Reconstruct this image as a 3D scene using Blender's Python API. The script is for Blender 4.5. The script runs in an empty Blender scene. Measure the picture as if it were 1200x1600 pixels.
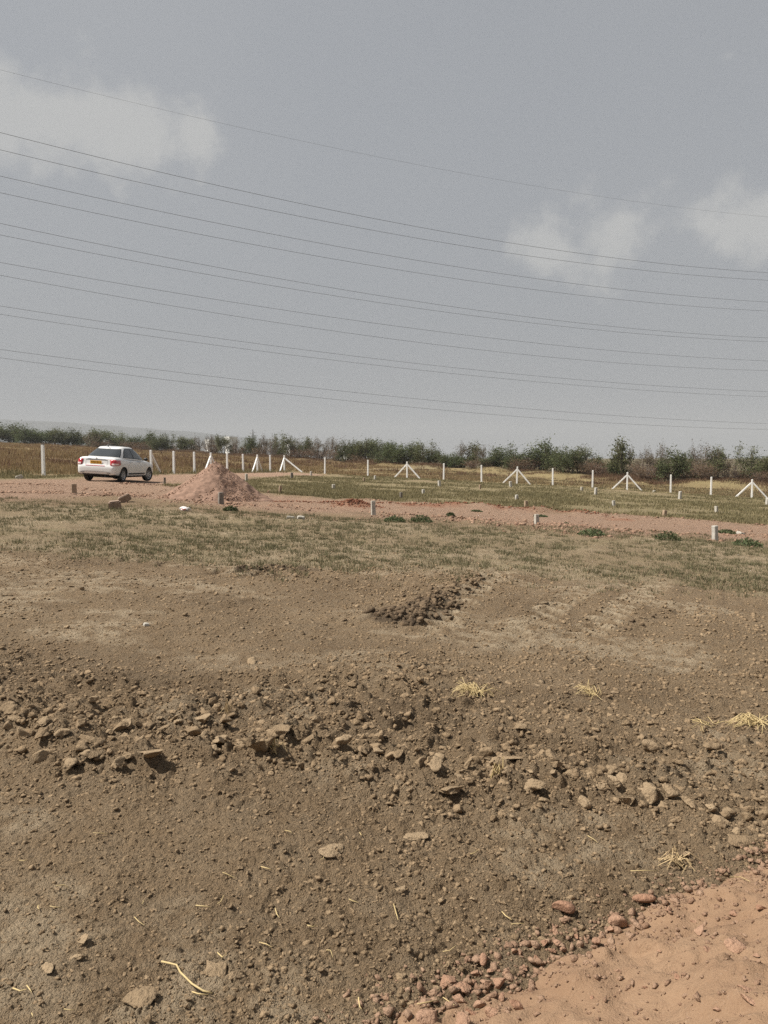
import bpy, bmesh, math, random
import numpy as np
from mathutils import Vector, Matrix
from mathutils.bvhtree import BVHTree

R = math.radians
random.seed(7)
RNG = np.random.default_rng(11)
scene = bpy.context.scene
col = scene.collection

# ------------------------------------------------------------------ camera
EYE = 1.6
PITCH = math.atan(84.0 / 1200.0)
cam_data = bpy.data.cameras.new('camera')
cam_data.sensor_fit = 'HORIZONTAL'
cam_data.sensor_width = 36.0
cam_data.lens = 36.0
cam_data.clip_start = 0.05
cam_data.clip_end = 30000.0
cam = bpy.data.objects.new('camera', cam_data)
cam.location = (0, 0, EYE)
cam.rotation_euler = (R(90) - PITCH, 0, 0)
col.objects.link(cam)
scene.camera = cam

# ------------------------------------------------------------------ light
SUN_EL, SUN_AZ = R(53), R(-93)            # azimuth from +y, clockwise: the sun stands to the left
SUN_DIR = Vector((math.sin(SUN_AZ) * math.cos(SUN_EL), math.cos(SUN_AZ) * math.cos(SUN_EL), math.sin(SUN_EL)))
sun_data = bpy.data.lights.new('sun', 'SUN')
sun_data.energy = 5.0
sun_data.angle = R(0.7)
sun_data.color = (1.0, 0.95, 0.86)
sun = bpy.data.objects.new('sun', sun_data)
sun.rotation_euler = (-SUN_DIR).to_track_quat('-Z', 'Y').to_euler()
col.objects.link(sun)

scene.view_settings.view_transform = 'Standard'
scene.view_settings.look = 'None'
scene.view_settings.exposure = 0.55
scene.view_settings.gamma = 1.0
scene.view_settings.use_curve_mapping = False
scene.cycles.use_denoising = False           # keep the fine grain of the soil


def pix_dir(px, py):
    u, v = (px - 600) / 1200.0, (800 - py) / 1200.0
    cp, sp = math.cos(PITCH), math.sin(PITCH)
    return Vector((u, cp + v * sp, -sp + v * cp))


world = bpy.data.worlds.new('World')
scene.world = world
world.use_nodes = True
wn, wl = world.node_tree.nodes, world.node_tree.links
wn.clear()


def N(nt, kind, **kw):
    n = nt.nodes.new(kind)
    for k, v in kw.items():
        if k in ('op',):
            n.operation = v
        elif k.startswith('in'):
            n.inputs[int(k[2:])].default_value = v
        else:
            setattr(n, k, v)
    return n


def build_world():
    nt = world.node_tree
    L = nt.links.new
    out = N(nt, 'ShaderNodeOutputWorld')
    bg = N(nt, 'ShaderNodeBackground', in1=0.0578)
    sky = N(nt, 'ShaderNodeTexSky')
    sky.sky_type = 'NISHITA'
    sky.sun_disc = False
    sky.sun_elevation = SUN_EL
    sky.sun_rotation = SUN_AZ
    sky.air_density = 1.6
    sky.dust_density = 6.0
    sky.ozone_density = 2.0
    hs = N(nt, 'ShaderNodeHueSaturation', in1=0.30, in2=1.0)
    L(sky.outputs[0], hs.inputs[4])
    geo = N(nt, 'ShaderNodeTexCoord')
    sep = N(nt, 'ShaderNodeSeparateXYZ')
    L(geo.outputs['Generated'], sep.inputs[0])
    # even grey-white haze laid over the sky, thicker towards the horizon all the way round
    hz = N(nt, 'ShaderNodeMapRange', in1=-0.02, in2=0.75, in3=0.78, in4=0.66)
    L(sep.outputs[2], hz.inputs[0])
    hm = N(nt, 'ShaderNodeMix', data_type='RGBA')
    L(hz.outputs[0], hm.inputs[0])
    L(hs.outputs[0], hm.inputs[6])
    hm.inputs[7].default_value = (4.42, 4.66, 5.05, 1)
    # clouds: a warped noise field, thresholded softly inside a few wide cloud banks
    n1 = N(nt, 'ShaderNodeTexNoise', in2=11.0, in3=9.0, in4=0.58)
    L(geo.outputs['Generated'], n1.inputs[0])
    n2 = N(nt, 'ShaderNodeTexNoise', in2=2.2, in3=3.0, in4=0.5)
    L(geo.outputs['Generated'], n2.inputs[0])
    banks = []
    for (px, py, rx, rz, k) in ((120, 190, 0.20, 0.085, 1.0), (310, 205, 0.07, 0.05, .75), (960, 365, 0.19, 0.085, .72),
                                (1180, 340, 0.12, 0.075, .78), (470, 310, 0.10, 0.05, .45), (1130, 90, 0.05, 0.02, .5),
                                (395, 190, .03, .03, .35), (200, 380, .22, .05, .3),
                                (-700, 250, .22, .09, .9), (2000, 260, .25, .1, .9), (700, -900, .3, .12, .8)):
        d = pix_dir(px, py).normalized()
        s = N(nt, 'ShaderNodeVectorMath', op='SUBTRACT')
        s.inputs[1].default_value = d
        L(geo.outputs['Generated'], s.inputs[0])
        m = N(nt, 'ShaderNodeVectorMath', op='MULTIPLY')
        m.inputs[1].default_value = (1 / rx, 1 / rx, 1 / rz)
        L(s.outputs[0], m.inputs[0])
        ln = N(nt, 'ShaderNodeVectorMath', op='LENGTH')
        L(m.outputs[0], ln.inputs[0])
        a = N(nt, 'ShaderNodeMapRange', in1=1.25, in2=0.0, in3=0.0, in4=k)
        L(ln.outputs[1], a.inputs[0])
        banks.append(a.outputs[0])
    acc = banks[0]
    for b in banks[1:]:
        mx = N(nt, 'ShaderNodeMath', op='MAXIMUM')
        L(acc, mx.inputs[0]); L(b, mx.inputs[1])
        acc = mx.outputs[0]
    add = N(nt, 'ShaderNodeMath', op='MULTIPLY_ADD', in1=1.7)
    L(n1.outputs[0], add.inputs[0]); L(acc, add.inputs[2])
    cl = N(nt, 'ShaderNodeMapRange', in1=1.22, in2=1.62, in3=0.0, in4=0.55)
    cl.interpolation_type = 'SMOOTHSTEP'
    L(add.outputs[0], cl.inputs[0])
    veil = N(nt, 'ShaderNodeMapRange', in1=0.45, in2=0.8, in3=0.0, in4=0.10)
    L(n2.outputs[0], veil.inputs[0])
    tot = N(nt, 'ShaderNodeMath', op='ADD')
    L(cl.outputs[0], tot.inputs[0]); L(veil.outputs[0], tot.inputs[1])
    cm = N(nt, 'ShaderNodeMix', data_type='RGBA')
    L(tot.outputs[0], cm.inputs[0])
    L(hm.outputs[2], cm.inputs[6])
    cm.inputs[7].default_value = (7.0, 6.95, 6.7, 1)
    L(cm.outputs[2], bg.inputs[0])
    L(bg.outputs[0], out.inputs[0])


build_world()

# ------------------------------------------------------------------ numpy noise
def hsh(ix, iy, seed):
    h = (ix.astype(np.int64) * 374761393 + iy.astype(np.int64) * 668265263 + seed * 974634777) & 0xffffffff
    h = ((h ^ (h >> 13)) * 1274126177) & 0xffffffff
    h = (h ^ (h >> 16)) & 0xffffffff
    h = (h * 2246822519) & 0xffffffff
    return ((h ^ (h >> 15)) & 0xffffff) / float(0x1000000)


def vn(x, y, seed=0):
    x = np.asarray(x, float); y = np.asarray(y, float)
    ix, iy = np.floor(x), np.floor(y)
    fx, fy = x - ix, y - iy
    ix = ix.astype(np.int64); iy = iy.astype(np.int64)
    ux = fx * fx * fx * (fx * (fx * 6 - 15) + 10)
    uy = fy * fy * fy * (fy * (fy * 6 - 15) + 10)
    a, b = hsh(ix, iy, seed), hsh(ix + 1, iy, seed)
    c, d = hsh(ix, iy + 1, seed), hsh(ix + 1, iy + 1, seed)
    return (a + (b - a) * ux + (c - a) * uy + (a - b - c + d) * ux * uy) * 2 - 1


def fbm(x, y, octv=4, seed=0, gain=.5):
    t, a = 0, 1.0
    ca, sa = math.cos(.6), math.sin(.6)
    x = np.asarray(x, float); y = np.asarray(y, float)
    for i in range(octv):
        t = t + a * vn(x, y, seed + i * 17)
        x, y = (x * ca - y * sa) * 2.03 + 11.3, (x * sa + y * ca) * 2.03 - 4.7
        a *= gain
    return t


def crumbs(x, y, seed):
    """angular clod-like plateaus with gaps between them (0..1)"""
    x = x + .38 * vn(x * 1.3, y * 1.3, seed + 5) + .16 * vn(x * 3.1, y * 3.1, seed + 6)
    y = y + .38 * vn(x * 1.3 + 7, y * 1.3, seed + 7) + .16 * vn(x * 3.1, y * 3.1 + 5, seed + 8)
    ix, iy = np.floor(x).astype(np.int64), np.floor(y).astype(np.int64)
    f1 = np.full(np.shape(x), 9.0); f2 = np.full(np.shape(x), 9.0); hh = np.zeros(np.shape(x))
    for dx in (-1, 0, 1):
        for dy in (-1, 0, 1):
            cx, cy = ix + dx, iy + dy
            ex = x - (cx + hsh(cx, cy, seed)); ey = y - (cy + hsh(cx, cy, seed + 1))
            d = np.sqrt(ex * ex + ey * ey)
            q = hsh(cx, cy, seed + 2)
            v = np.clip(q * 1.5 - .45, 0, 1) * (1 + 1.1 * (hsh(cx, cy, seed + 3) - .5) * ex + 1.1 * (hsh(cx, cy, seed + 4) - .5) * ey)
            m = d < f1
            f2 = np.where(m, f1, np.minimum(f2, d))
            hh = np.where(m, v, hh)
            f1 = np.where(m, d, f1)
    return hh * sstep(0.0, .42, f2 - f1)


def sstep(a, b, x):
    t = np.clip((x - a) / (b - a), 0, 1)
    return t * t * (3 - 2 * t)


def poly_dist(x, y, pts):
    """distance to a polyline and signed side (+ = right of travel)"""
    best = np.full(np.shape(x), 1e9)
    side = np.zeros(np.shape(x))
    for (ax, ay), (bx, by) in zip(pts[:-1], pts[1:]):
        dx, dy = bx - ax, by - ay
        l2 = dx * dx + dy * dy + 1e-12
        t = np.clip(((x - ax) * dx + (y - ay) * dy) / l2, 0, 1)
        ex, ey = x - (ax + t * dx), y - (ay + t * dy)
        d = np.sqrt(ex * ex + ey * ey)
        s = (ex * dy - ey * dx) / math.sqrt(l2)
        m = d < best
        best = np.where(m, d, best)
        side = np.where(m, s, side)
    return best, side


# ------------------------------------------------------------------ terrain
SLOPE = 0.053                                    # the field falls gently to the right


def G(px, py):
    """where the sight line through a photo pixel meets the sloping field"""
    d = pix_dir(px, py)
    t = -EYE / (d.z + SLOPE * d.x)
    return (d.x * t, d.y * t)


def GL(pts):
    return [G(*p) for p in pts]


WINDROW = GL([(-260, 1090), (0, 1128), (120, 1152), (250, 1163), (400, 1165), (520, 1170), (640, 1192), (760, 1208), (880, 1226),
              (1000, 1246), (1120, 1262), (1250, 1275), (1480, 1300)])
BERM = GL([(606, 968), (650, 958), (690, 938), (742, 912)])
BERM2 = GL([(985, 985), (1012, 970), (1050, 944)])
HUMP = GL([(385, 893), (430, 886), (462, 890)])
TREAD = [(GL([(668, 990), (712, 952), (800, 890)]), .20), (GL([(900, 998), (960, 958), (1040, 905)]), .22),
         (GL([(780, 1000), (850, 960), (930, 915)]), .20), (GL([(150, 872), (300, 888), (470, 905)]), .25), (GL([(80, 890), (230, 905), (330, 916)]), .22)]
RUTS = GL([(-300, 1060), (0, 1070), (400, 1082), (640, 1090), (760, 1098), (1000, 1105), (1400, 1120)])
ROAD = GL([(-500, 760), (-100, 764), (0, 764), (150, 764), (260, 770), (400, 784), (600, 794), (800, 806), (1000, 820), (1200, 834), (1600, 862)])
ROAD2 = GL([(60, 758), (165, 753), (250, 747), (330, 742), (400, 739), (470, 739)])
BACKLINE = GL([(470, 739.5), (560, 746), (700, 755), (850, 764), (1000, 772), (1200, 784), (1500, 803)])
STREAKS = [GL([(425, 785), (480, 788), (560, 789), (640, 792), (720, 793), (900, 803), (980, 812)]), GL([(610, 790), (700, 791), (760, 796), (860, 799)]),
           GL([(205, 771), (240, 771), (270, 773)])]
REDHUMP = G(556, 792)
FENCE_A, FENCE_C = G(70, 741.5), G(446, 735.5)
FENCE_B = G(1174, 779)
_ax, _ay = FENCE_A[0] - FENCE_C[0], FENCE_A[1] - FENCE_C[1]
_bx, _by = FENCE_B[0] - FENCE_C[0], FENCE_B[1] - FENCE_C[1]
FENCE = [(FENCE_A[0] + _ax * 2, FENCE_A[1] + _ay * 2), FENCE_A, FENCE_C, FENCE_B, (FENCE_B[0] + _bx, FENCE_B[1] + _by)]
TL_PX = [-300, 0, 200, 300, 450, 560, 700, 850, 1000, 1200, 1500]
TL_D = [300, 260, 235, 222, 185, 165, 140, 116, 102, 94, 88]
TREELINE = [((px - 600) / 1200 * d, d) for px, d in zip(TL_PX, TL_D)]
HEAP_AX, HEAP_R, HEAP_H = [(.80, 1.17), (3.5, 2.85)], 1.22, .56
MOUND_P = G(338, 779)


def tread_field(x, y):
    g = np.zeros(np.shape(x)); m = np.zeros(np.shape(x))
    for pts, hw in TREAD:
        (x0, y0), (x1, y1) = pts[0], pts[-1]
        l = math.hypot(x1 - x0, y1 - y0)
        ux, uy = (x1 - x0) / l, (y1 - y0) / l
        s = (x - x0) * ux + (y - y0) * uy
        d, _ = poly_dist(x, y, pts)
        w = sstep(hw, hw * .75, d) * sstep(-.1, .4, s) * sstep(l + .1, l - .5, s) * sstep(-.6, .1, vn(x * 1.1, y * 1.1, 71))
        v = np.cos((s + .5 * d) * 2 * math.pi / .30)
        g = g + w * (.045 * np.clip(v + .2, -.6, .7) - .012)
        m = np.maximum(m, 1.3 * w * sstep(-.2, .6, v))
    return g, m


def height(x, y):
    x = np.atleast_1d(np.asarray(x, float)); y = np.atleast_1d(np.asarray(y, float))
    r = np.sqrt(x * x + y * y)
    w = 1 - sstep(280, 800, r)
    z = -SLOPE * x * w
    # gentle unevenness, calmer far away
    z = z + .035 * fbm(x * .55, y * .55, 3, 5) * sstep(60, 18, r) + .09 * fbm(x * .05, y * .05, 2, 9) * sstep(18, 45, r) * sstep(500, 200, r)
    # road edges
    dr, _ = poly_dist(x, y, ROAD)
    far = (r > 12) & (r < 80)
    wide = 3.6 + 1.2 * sstep(-6, -14, x)
    z = z + .05 * np.exp(-((dr - wide) / .8) ** 2) * far
    z = z + .06 * fbm(x * 1.6, y * 1.6, 3, 33) * sstep(5.2, 3.0, dr) * far * sstep(1.0, 3.0, dr)
    for i, s in enumerate(STREAKS):
        d, _ = poly_dist(x, y, s)
        z = z + .10 * np.exp(-(d / .28) ** 2) * (.65 + .5 * vn(x * 1.1, y * 1.1, 40 + i))
    dh = np.hypot(x - REDHUMP[0], (y - REDHUMP[1]) * 1.2)
    z = z + .24 * np.exp(-(dh / .55) ** 2) * (.85 + .3 * vn(x * 5, y * 5, 47))
    db, _ = poly_dist(x, y, BACKLINE)
    z = z + .18 * np.exp(-(db / .7) ** 2) * (.8 + .3 * vn(x * .6, y * .6, 50))
    # bank under the row of trees
    dt, st = poly_dist(x, y, TREELINE)
    bh = np.interp(x, [-130, -60, -25, 0, 40, 70], [.25, .35, .6, .95, 1.15, 1.15])
    z = z + bh * (np.exp(-(dt / 4.0) ** 2) * (.85 + .35 * vn(x * .15, y * .15, 52)) + .35 * np.exp(-((dt - 4) / 2.5) ** 2) * vn(x * .4, y * .4, 53))
    # worked soil close by
    n = r < 21
    if n.any():
        xs, ys, rs = x[n], y[n], r[n]
        dw, sw = poly_dist(xs, ys, WINDROW)
        ridge = np.exp(-(dw / .30) ** 2)
        rough = np.clip(.30 + .9 * np.exp(-(dw / .55) ** 2) + .75 * sstep(-2.0, -.6, sw) * sstep(.2, -.3, sw) + .4 * fbm(xs * .7, ys * .7, 2, 61), .15, 1.3)
        fade = sstep(16, 8, rs)
        zz = .075 * ridge * (.7 + .6 * vn(xs * 2.2, ys * 2.2, 62))
        dru, _ = poly_dist(xs, ys, RUTS)
        zz = zz - .022 * np.exp(-(dru / .2) ** 2) + .02 * np.exp(-((dru - .34) / .12) ** 2)
        ca, sb = xs * .92 - ys * .39, xs * .39 + ys * .92
        zz = zz + .016 * vn(sb * .45, ca * 7, 57) * sstep(6.0, 7.2, ys) * sstep(12.5, 11, ys)
        g, tm = tread_field(xs, ys)
        zz = zz + g
        for pts, hh, ww in ((BERM, .10, .24), (BERM2, .012, .12), (HUMP, .06, .22)):
            d, _ = poly_dist(xs, ys, pts)
            zz = zz + hh * np.exp(-(d / ww) ** 2) * (.75 + .7 * vn(xs * 4.5, ys * 4.5, 63))
            rough = rough + .8 * np.exp(-(d / (ww * 1.3)) ** 2)
        rough = rough * (1 - .7 * np.clip(tm, 0, 1))
        lump = .055 * crumbs(xs / .17, ys / .17, 70) * np.clip(rough - .45, 0, 1) \
            + .028 * crumbs(xs / .062, ys / .062, 80) * np.clip(rough, 0, 1) * sstep(-.25, .3, vn(xs * 2.1, ys * 2.1, 64) + rough - .5) * sstep(9, 6, rs) \
            + .015 * crumbs(xs / .028, ys / .028, 90) * sstep(4.6, 3.2, rs) * np.clip(.5 + rough, 0, 1)
        zz = zz + lump * fade + .014 * fbm(xs * 5, ys * 5, 5, 66, .62) * (.45 + rough)
        z[n] += zz
    return z


def hz(x, y):
    return float(height([x], [y])[0])


def smooth_h(x, y):
    return -SLOPE * x


def heap_h(x, y):
    """height of the pink soil heap above the field, below zero outside it"""
    d, _ = poly_dist(x, y, HEAP_AX)
    rr = HEAP_R * (1 + .05 * fbm(x * 1.6, y * 1.6, 2, 5) + .03 * vn(x * 7, y * 7, 6))
    t = 1 - d / rr
    h = HEAP_H * (np.sign(t) * np.minimum(np.abs(t), 1) ** 1.12)
    h = np.where(t > 0, h, t * .5)
    h = h + (.03 * fbm(x * 3.2, y * 3.2, 3, 15) + .013 * fbm(x * 12, y * 12, 3, 16, .55) + .03 * crumbs(x / .12, y / .12, 19) * sstep(.2, .6, vn(x * 2, y * 2, 20) + .4) + .014 * crumbs(x / .075, y / .075, 18) * sstep(-.3, .4, vn(x * 3, y * 3, 24))) * sstep(-.02, .10, t)
    return h


def surf(x, y):
    z = hz(x, y)
    if poly_dist(np.array([x]), np.array([y]), HEAP_AX)[0][0] < HEAP_R * 1.1:
        z = max(z, smooth_h(x, y) + float(heap_h(np.array([x]), np.array([y]))[0]))
    return z


def GS(px, py):
    """pixel to real surface (field or heap)"""
    d = pix_dir(px, py)
    t0 = 1.2
    t1 = -EYE / (d.z + SLOPE * d.x) * 1.25
    ts = np.linspace(t0, t1, 160)
    X, Y, Z = d.x * ts, d.y * ts, EYE + d.z * ts
    h = height(X, Y)
    hh = -SLOPE * X + heap_h(X, Y)
    h = np.maximum(h, np.where(poly_dist(X, Y, HEAP_AX)[0] < HEAP_R * 1.1, hh, -9))
    k = int(np.argmax(Z < h))
    if k == 0:
        return (*G(px, py), hz(*G(px, py)))
    return (X[k], Y[k], float(h[k]))


# ------------------------------------------------------------------ scene helpers
def tag(o, label=None, cat=None, group=None, kind=None):
    if label: o['label'] = label
    if cat: o['category'] = cat
    if group: o['group'] = group
    if kind: o['kind'] = kind
    return o


def link(name, me, mat=None, parent=None, smooth=False):
    o = bpy.data.objects.new(name, me)
    col.objects.link(o)
    if mat is not None and len(me.materials) == 0:
        me.materials.append(mat)
    if parent is not None:
        o.parent = parent
    if smooth:
        me.polygons.foreach_set('use_smooth', np.ones(len(me.polygons), bool))
    return o


def empty(name, loc=(0, 0, 0), rz=0):
    o = bpy.data.objects.new(name, None)
    o.empty_display_size = .2
    o.location = loc
    o.rotation_euler = (0, 0, rz)
    col.objects.link(o)
    return o


def np_mesh(name, v, f):
    """v (n,3) f (m,k) -> mesh"""
    me = bpy.data.meshes.new(name)
    v = np.asarray(v, np.float32); f = np.asarray(f, np.int32)
    m, k = f.shape
    me.vertices.add(len(v)); me.loops.add(m * k); me.polygons.add(m)
    me.vertices.foreach_set('co', v.ravel())
    me.loops.foreach_set('vertex_index', f.ravel())
    me.polygons.foreach_set('loop_start', np.arange(0, m * k, k, dtype=np.int32))
    me.polygons.foreach_set('loop_total', np.full(m, k, np.int32))
    me.update(calc_edges=True)
    return me


def col_attr(me, name, rgba):
    a = me.attributes.new(name, 'FLOAT_COLOR', 'POINT')
    a.data.foreach_set('color', np.asarray(rgba, np.float32).ravel())


def float_attr(me, name, vals):
    a = me.attributes.new(name, 'FLOAT', 'POINT')
    a.data.foreach_set('value', np.asarray(vals, np.float32))


class MB:
    """collects boxes, tubes and faces for one mesh"""
    def __init__(self):
        self.v, self.f = [], []

    def quad(self, *p):
        b = len(self.v); self.v += [tuple(q) for q in p]; self.f.append(tuple(range(b, b + len(p)))); return self

    def box(self, c, s, M=None, taper=1.0):
        b = len(self.v)
        for z in (-1, 1):
            k = taper if z > 0 else 1
            for x, y in ((-1, -1), (1, -1), (1, 1), (-1, 1)):
                p = Vector((x * s[0] / 2 * k, y * s[1] / 2 * k, z * s[2] / 2))
                if M is not None: p = M @ p
                self.v.append((c[0] + p.x, c[1] + p.y, c[2] + p.z))
        for q in ((3, 2, 1, 0), (4, 5, 6, 7), (0, 1, 5, 4), (1, 2, 6, 5), (2, 3, 7, 6), (3, 0, 4, 7)):
            self.f.append(tuple(b + i for i in q))
        return self

    def tube(self, pts, rad, n=6, cap=True):
        pts = [Vector(p) for p in pts]
        if not hasattr(rad, '__len__'): rad = [rad] * len(pts)
        rings = []
        for i, p in enumerate(pts):
            d = (pts[min(i + 1, len(pts) - 1)] - pts[max(i - 1, 0)]).normalized()
            up = Vector((0, 0, 1)) if abs(d.z) < .95 else Vector((1, 0, 0))
            a = d.cross(up).normalized(); b2 = d.cross(a)
            b = len(self.v)
            for k in range(n):
                t = 2 * math.pi * k / n
                q = p + (a * math.cos(t) + b2 * math.sin(t)) * rad[i]
                self.v.append(tuple(q))
            rings.append(b)
        for r0, r1 in zip(rings[:-1], rings[1:]):
            for k in range(n):
                self.f.append((r0 + k, r0 + (k + 1) % n, r1 + (k + 1) % n, r1 + k))
        if cap:
            self.f.append(tuple(rings[0] + k for k in reversed(range(n))))
            self.f.append(tuple(rings[-1] + k for k in range(n)))
        return self

    def mesh(self, name):
        me = bpy.data.meshes.new(name)
        me.from_pydata(self.v, [], self.f)
        bm = bmesh.new(); bm.from_mesh(me)
        bmesh.ops.recalc_face_normals(bm, faces=bm.faces)
        bm.to_mesh(me); bm.free()
        return me

    def build(self, name, mat, parent=None, smooth=False):
        return link(name, self.mesh(name), mat, parent, smooth)


def copy_tree(o, parent=None):
    c = o.copy(); col.objects.link(c); c.parent = parent
    for ch in o.children:
        copy_tree(ch, c)
    return c


# ------------------------------------------------------------------ materials
ALB = (1.0, .965, .94)                        # overall tone of the earth colours


def new_mat(name):
    m = bpy.data.materials.new(name)
    m.use_nodes = True
    nt = m.node_tree
    bs = nt.nodes['Principled BSDF']
    return m, nt, bs


def mix(nt, fac, a, b, blend='MIX'):
    n = nt.nodes.new('ShaderNodeMix'); n.data_type = 'RGBA'; n.blend_type = blend
    for sock, val in ((n.inputs[0], fac), (n.inputs[6], a), (n.inputs[7], b)):
        if hasattr(val, 'is_output'):
            nt.links.new(val, sock)
        elif isinstance(val, (int, float)):
            sock.default_value = val
        else:
            sock.default_value = (*val, 1) if len(val) == 3 else val
    return n.outputs[2]


def noise(nt, scale, detail=4, rough=.55, vec=None):
    n = nt.nodes.new('ShaderNodeTexNoise')
    n.inputs['Scale'].default_value = scale
    n.inputs['Detail'].default_value = detail
    n.inputs['Roughness'].default_value = rough
    if vec is not None: nt.links.new(vec, n.inputs['Vector'])
    return n.outputs[0]


def rng(nt, v, a, b, c=0.0, d=1.0):
    n = nt.nodes.new('ShaderNodeMapRange')
    n.inputs[1].default_value = a; n.inputs[2].default_value = b
    n.inputs[3].default_value = c; n.inputs[4].default_value = d
    nt.links.new(v, n.inputs[0])
    return n.outputs[0]


def mth(nt, op, a, b):
    n = nt.nodes.new('ShaderNodeMath'); n.operation = op
    for s, v in ((n.inputs[0], a), (n.inputs[1], b)):
        if hasattr(v, 'is_output'): nt.links.new(v, s)
        else: s.default_value = v
    return n.outputs[0]


def bump(nt, bs, h, strength, dist):
    b = nt.nodes.new('ShaderNodeBump')
    b.inputs['Strength'].default_value = strength
    b.inputs['Distance'].default_value = dist
    nt.links.new(h, b.inputs['Height'])
    nt.links.new(b.outputs[0], bs.inputs['Normal'])


def simple(name, c, rough=.6, var=.0, scale=8, metal=0, coat=0, bumpd=0, spec=.5):
    m, nt, bs = new_mat(name)
    bs.inputs['Roughness'].default_value = rough
    bs.inputs['Metallic'].default_value = metal
    bs.inputs['Coat Weight'].default_value = coat
    bs.inputs['Specular IOR Level'].default_value = spec
    if var:
        tc = nt.nodes.new('ShaderNodeTexCoord')
        n = noise(nt, scale, 5, .6, tc.outputs['Object'])
        lo = [x * (1 - var) for x in c]; hi = [min(x * (1 + var), 1) for x in c]
        o = mix(nt, rng(nt, n, .3, .7), lo, hi)
        nt.links.new(o, bs.inputs['Base Color'])
        if bumpd: bump(nt, bs, n, .8, bumpd)
    else:
        bs.inputs['Base Color'].default_value = (*c, 1)
    return m


SOIL_A, SOIL_B = (.195, .138, .083), (.315, .232, .145)


def ground_material():
    m, nt, bs = new_mat('field_soil')
    L = nt.links.new
    geo = nt.nodes.new('ShaderNodeNewGeometry')
    P = geo.outputs['Position']
    def attr(name):
        a = nt.nodes.new('ShaderNodeAttribute'); a.attribute_name = name
        s = nt.nodes.new('ShaderNodeSeparateColor'); L(a.outputs['Color'], s.inputs[0])
        return s.outputs[0], s.outputs[1], s.outputs[2], a.outputs['Alpha']
    road, grass, dry, pale = attr('zone')
    red, fresh, green, scrubland = attr('zone2')
    n_big = noise(nt, .9, 5, .6, P)
    n_mid = noise(nt, 6, 6, .62, P)
    n_fine = noise(nt, 45, 5, .65, P)
    n_grit = noise(nt, 190, 3, .6, P)
    c = mix(nt, rng(nt, n_big, .3, .7), SOIL_A, SOIL_B)
    c = mix(nt, rng(nt, n_mid, .42, .75, 0, .55), c, (.31, .25, .175))
    c = mix(nt, rng(nt, n_fine, .35, .7, 0, .5), c, (.145, .112, .076))
    pf = mth(nt, 'MULTIPLY', pale, rng(nt, n_mid, .38, .58))
    c = mix(nt, pf, c, (.41, .335, .235))
    c = mix(nt, mth(nt, 'MULTIPLY', fresh, .85), c, (.095, .070, .047))
    # red gravel road
    rc = mix(nt, rng(nt, n_mid, .3, .7), (.285, .190, .136), (.37, .262, .192))
    rc = mix(nt, rng(nt, n_fine, .45, .7, 0, .6), rc, (.235, .15, .105))
    rc = mix(nt, rng(nt, n_grit, .6, .75, 0, .5), rc, (.5, .38, .3))
    c = mix(nt, mth(nt, 'MULTIPLY', road, rng(nt, n_mid, .25, .42, .55, 1)), c, rc)
    c = mix(nt, mth(nt, 'MULTIPLY', red, rng(nt, n_fine, .3, .6, .4, 1)), c, (.27, .12, .07))
    # grassy ground
    n_tuft = noise(nt, 2.3, 6, .7, P)
    gc = mix(nt, rng(nt, n_tuft, .3, .7), (.25, .20, .126), (.36, .292, .195))
    c = mix(nt, mth(nt, 'MULTIPLY', grass, .9), c, gc)
    c = mix(nt, mth(nt, 'MULTIPLY', grass, rng(nt, n_tuft, .55, .7, 0, .5)), c, (.17, .165, .085))
    c = mix(nt, mth(nt, 'MULTIPLY', green, rng(nt, n_tuft, .3, .62)), c, (.20, .182, .092))
    n_far = noise(nt, .35, 6, .7, P)
    dc = mix(nt, rng(nt, n_far, .32, .68), (.175, .128, .068), (.25, .185, .10))
    dc = mix(nt, rng(nt, n_tuft, .4, .7, 0, .6), dc, (.15, .115, .055))
    c = mix(nt, dry, c, dc)
    c = mix(nt, mth(nt, 'MULTIPLY', mth(nt, 'MULTIPLY', green, dry), rng(nt, n_far, .3, .6, .4, 1)), c, (.27, .225, .118))
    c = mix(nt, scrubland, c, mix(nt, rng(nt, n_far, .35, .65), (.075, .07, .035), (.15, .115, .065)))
    c = mix(nt, 1.0, c, ALB, 'MULTIPLY')
    L(c, bs.inputs['Base Color'])
    bs.inputs['Roughness'].default_value = .95
    bs.inputs['Specular IOR Level'].default_value = .15
    h = mth(nt, 'ADD', mth(nt, 'MULTIPLY', n_fine, 1.0), mth(nt, 'MULTIPLY', n_grit, .45))
    h = mth(nt, 'ADD', h, mth(nt, 'MULTIPLY', noise(nt, 16, 5, .65, P), 1.6))
    bump(nt, bs, h, 1.0, .045)
    return m


def clod_material(name, a, b, dark, grit=90, rnd='attr'):
    m, nt, bs = new_mat(name)
    L = nt.links.new
    geo = nt.nodes.new('ShaderNodeNewGeometry')
    n1 = noise(nt, 22, 5, .6, geo.outputs['Position'])
    n2 = noise(nt, grit, 4, .65, geo.outputs['Position'])
    if rnd == 'attr':
        t = nt.nodes.new('ShaderNodeAttribute'); t.attribute_name = 'tint'
        tint = t.outputs['Fac']
    else:
        t = nt.nodes.new('ShaderNodeObjectInfo'); tint = t.outputs['Random']
    c = mix(nt, tint, a, b)
    c = mix(nt, rng(nt, n1, .35, .7, 0, .6), c, [(x + y) / 2 * 1.12 for x, y in zip(a, b)])
    c = mix(nt, rng(nt, n2, .45, .75, 0, .5), c, dark)
    c = mix(nt, 1.0, c, ALB, 'MULTIPLY')
    L(c, bs.inputs['Base Color'])
    bs.inputs['Roughness'].default_value = .95
    bs.inputs['Specular IOR Level'].default_value = .15
    bump(nt, bs, mth(nt, 'ADD', n1, n2), 1.0, .014)
    return m


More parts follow.
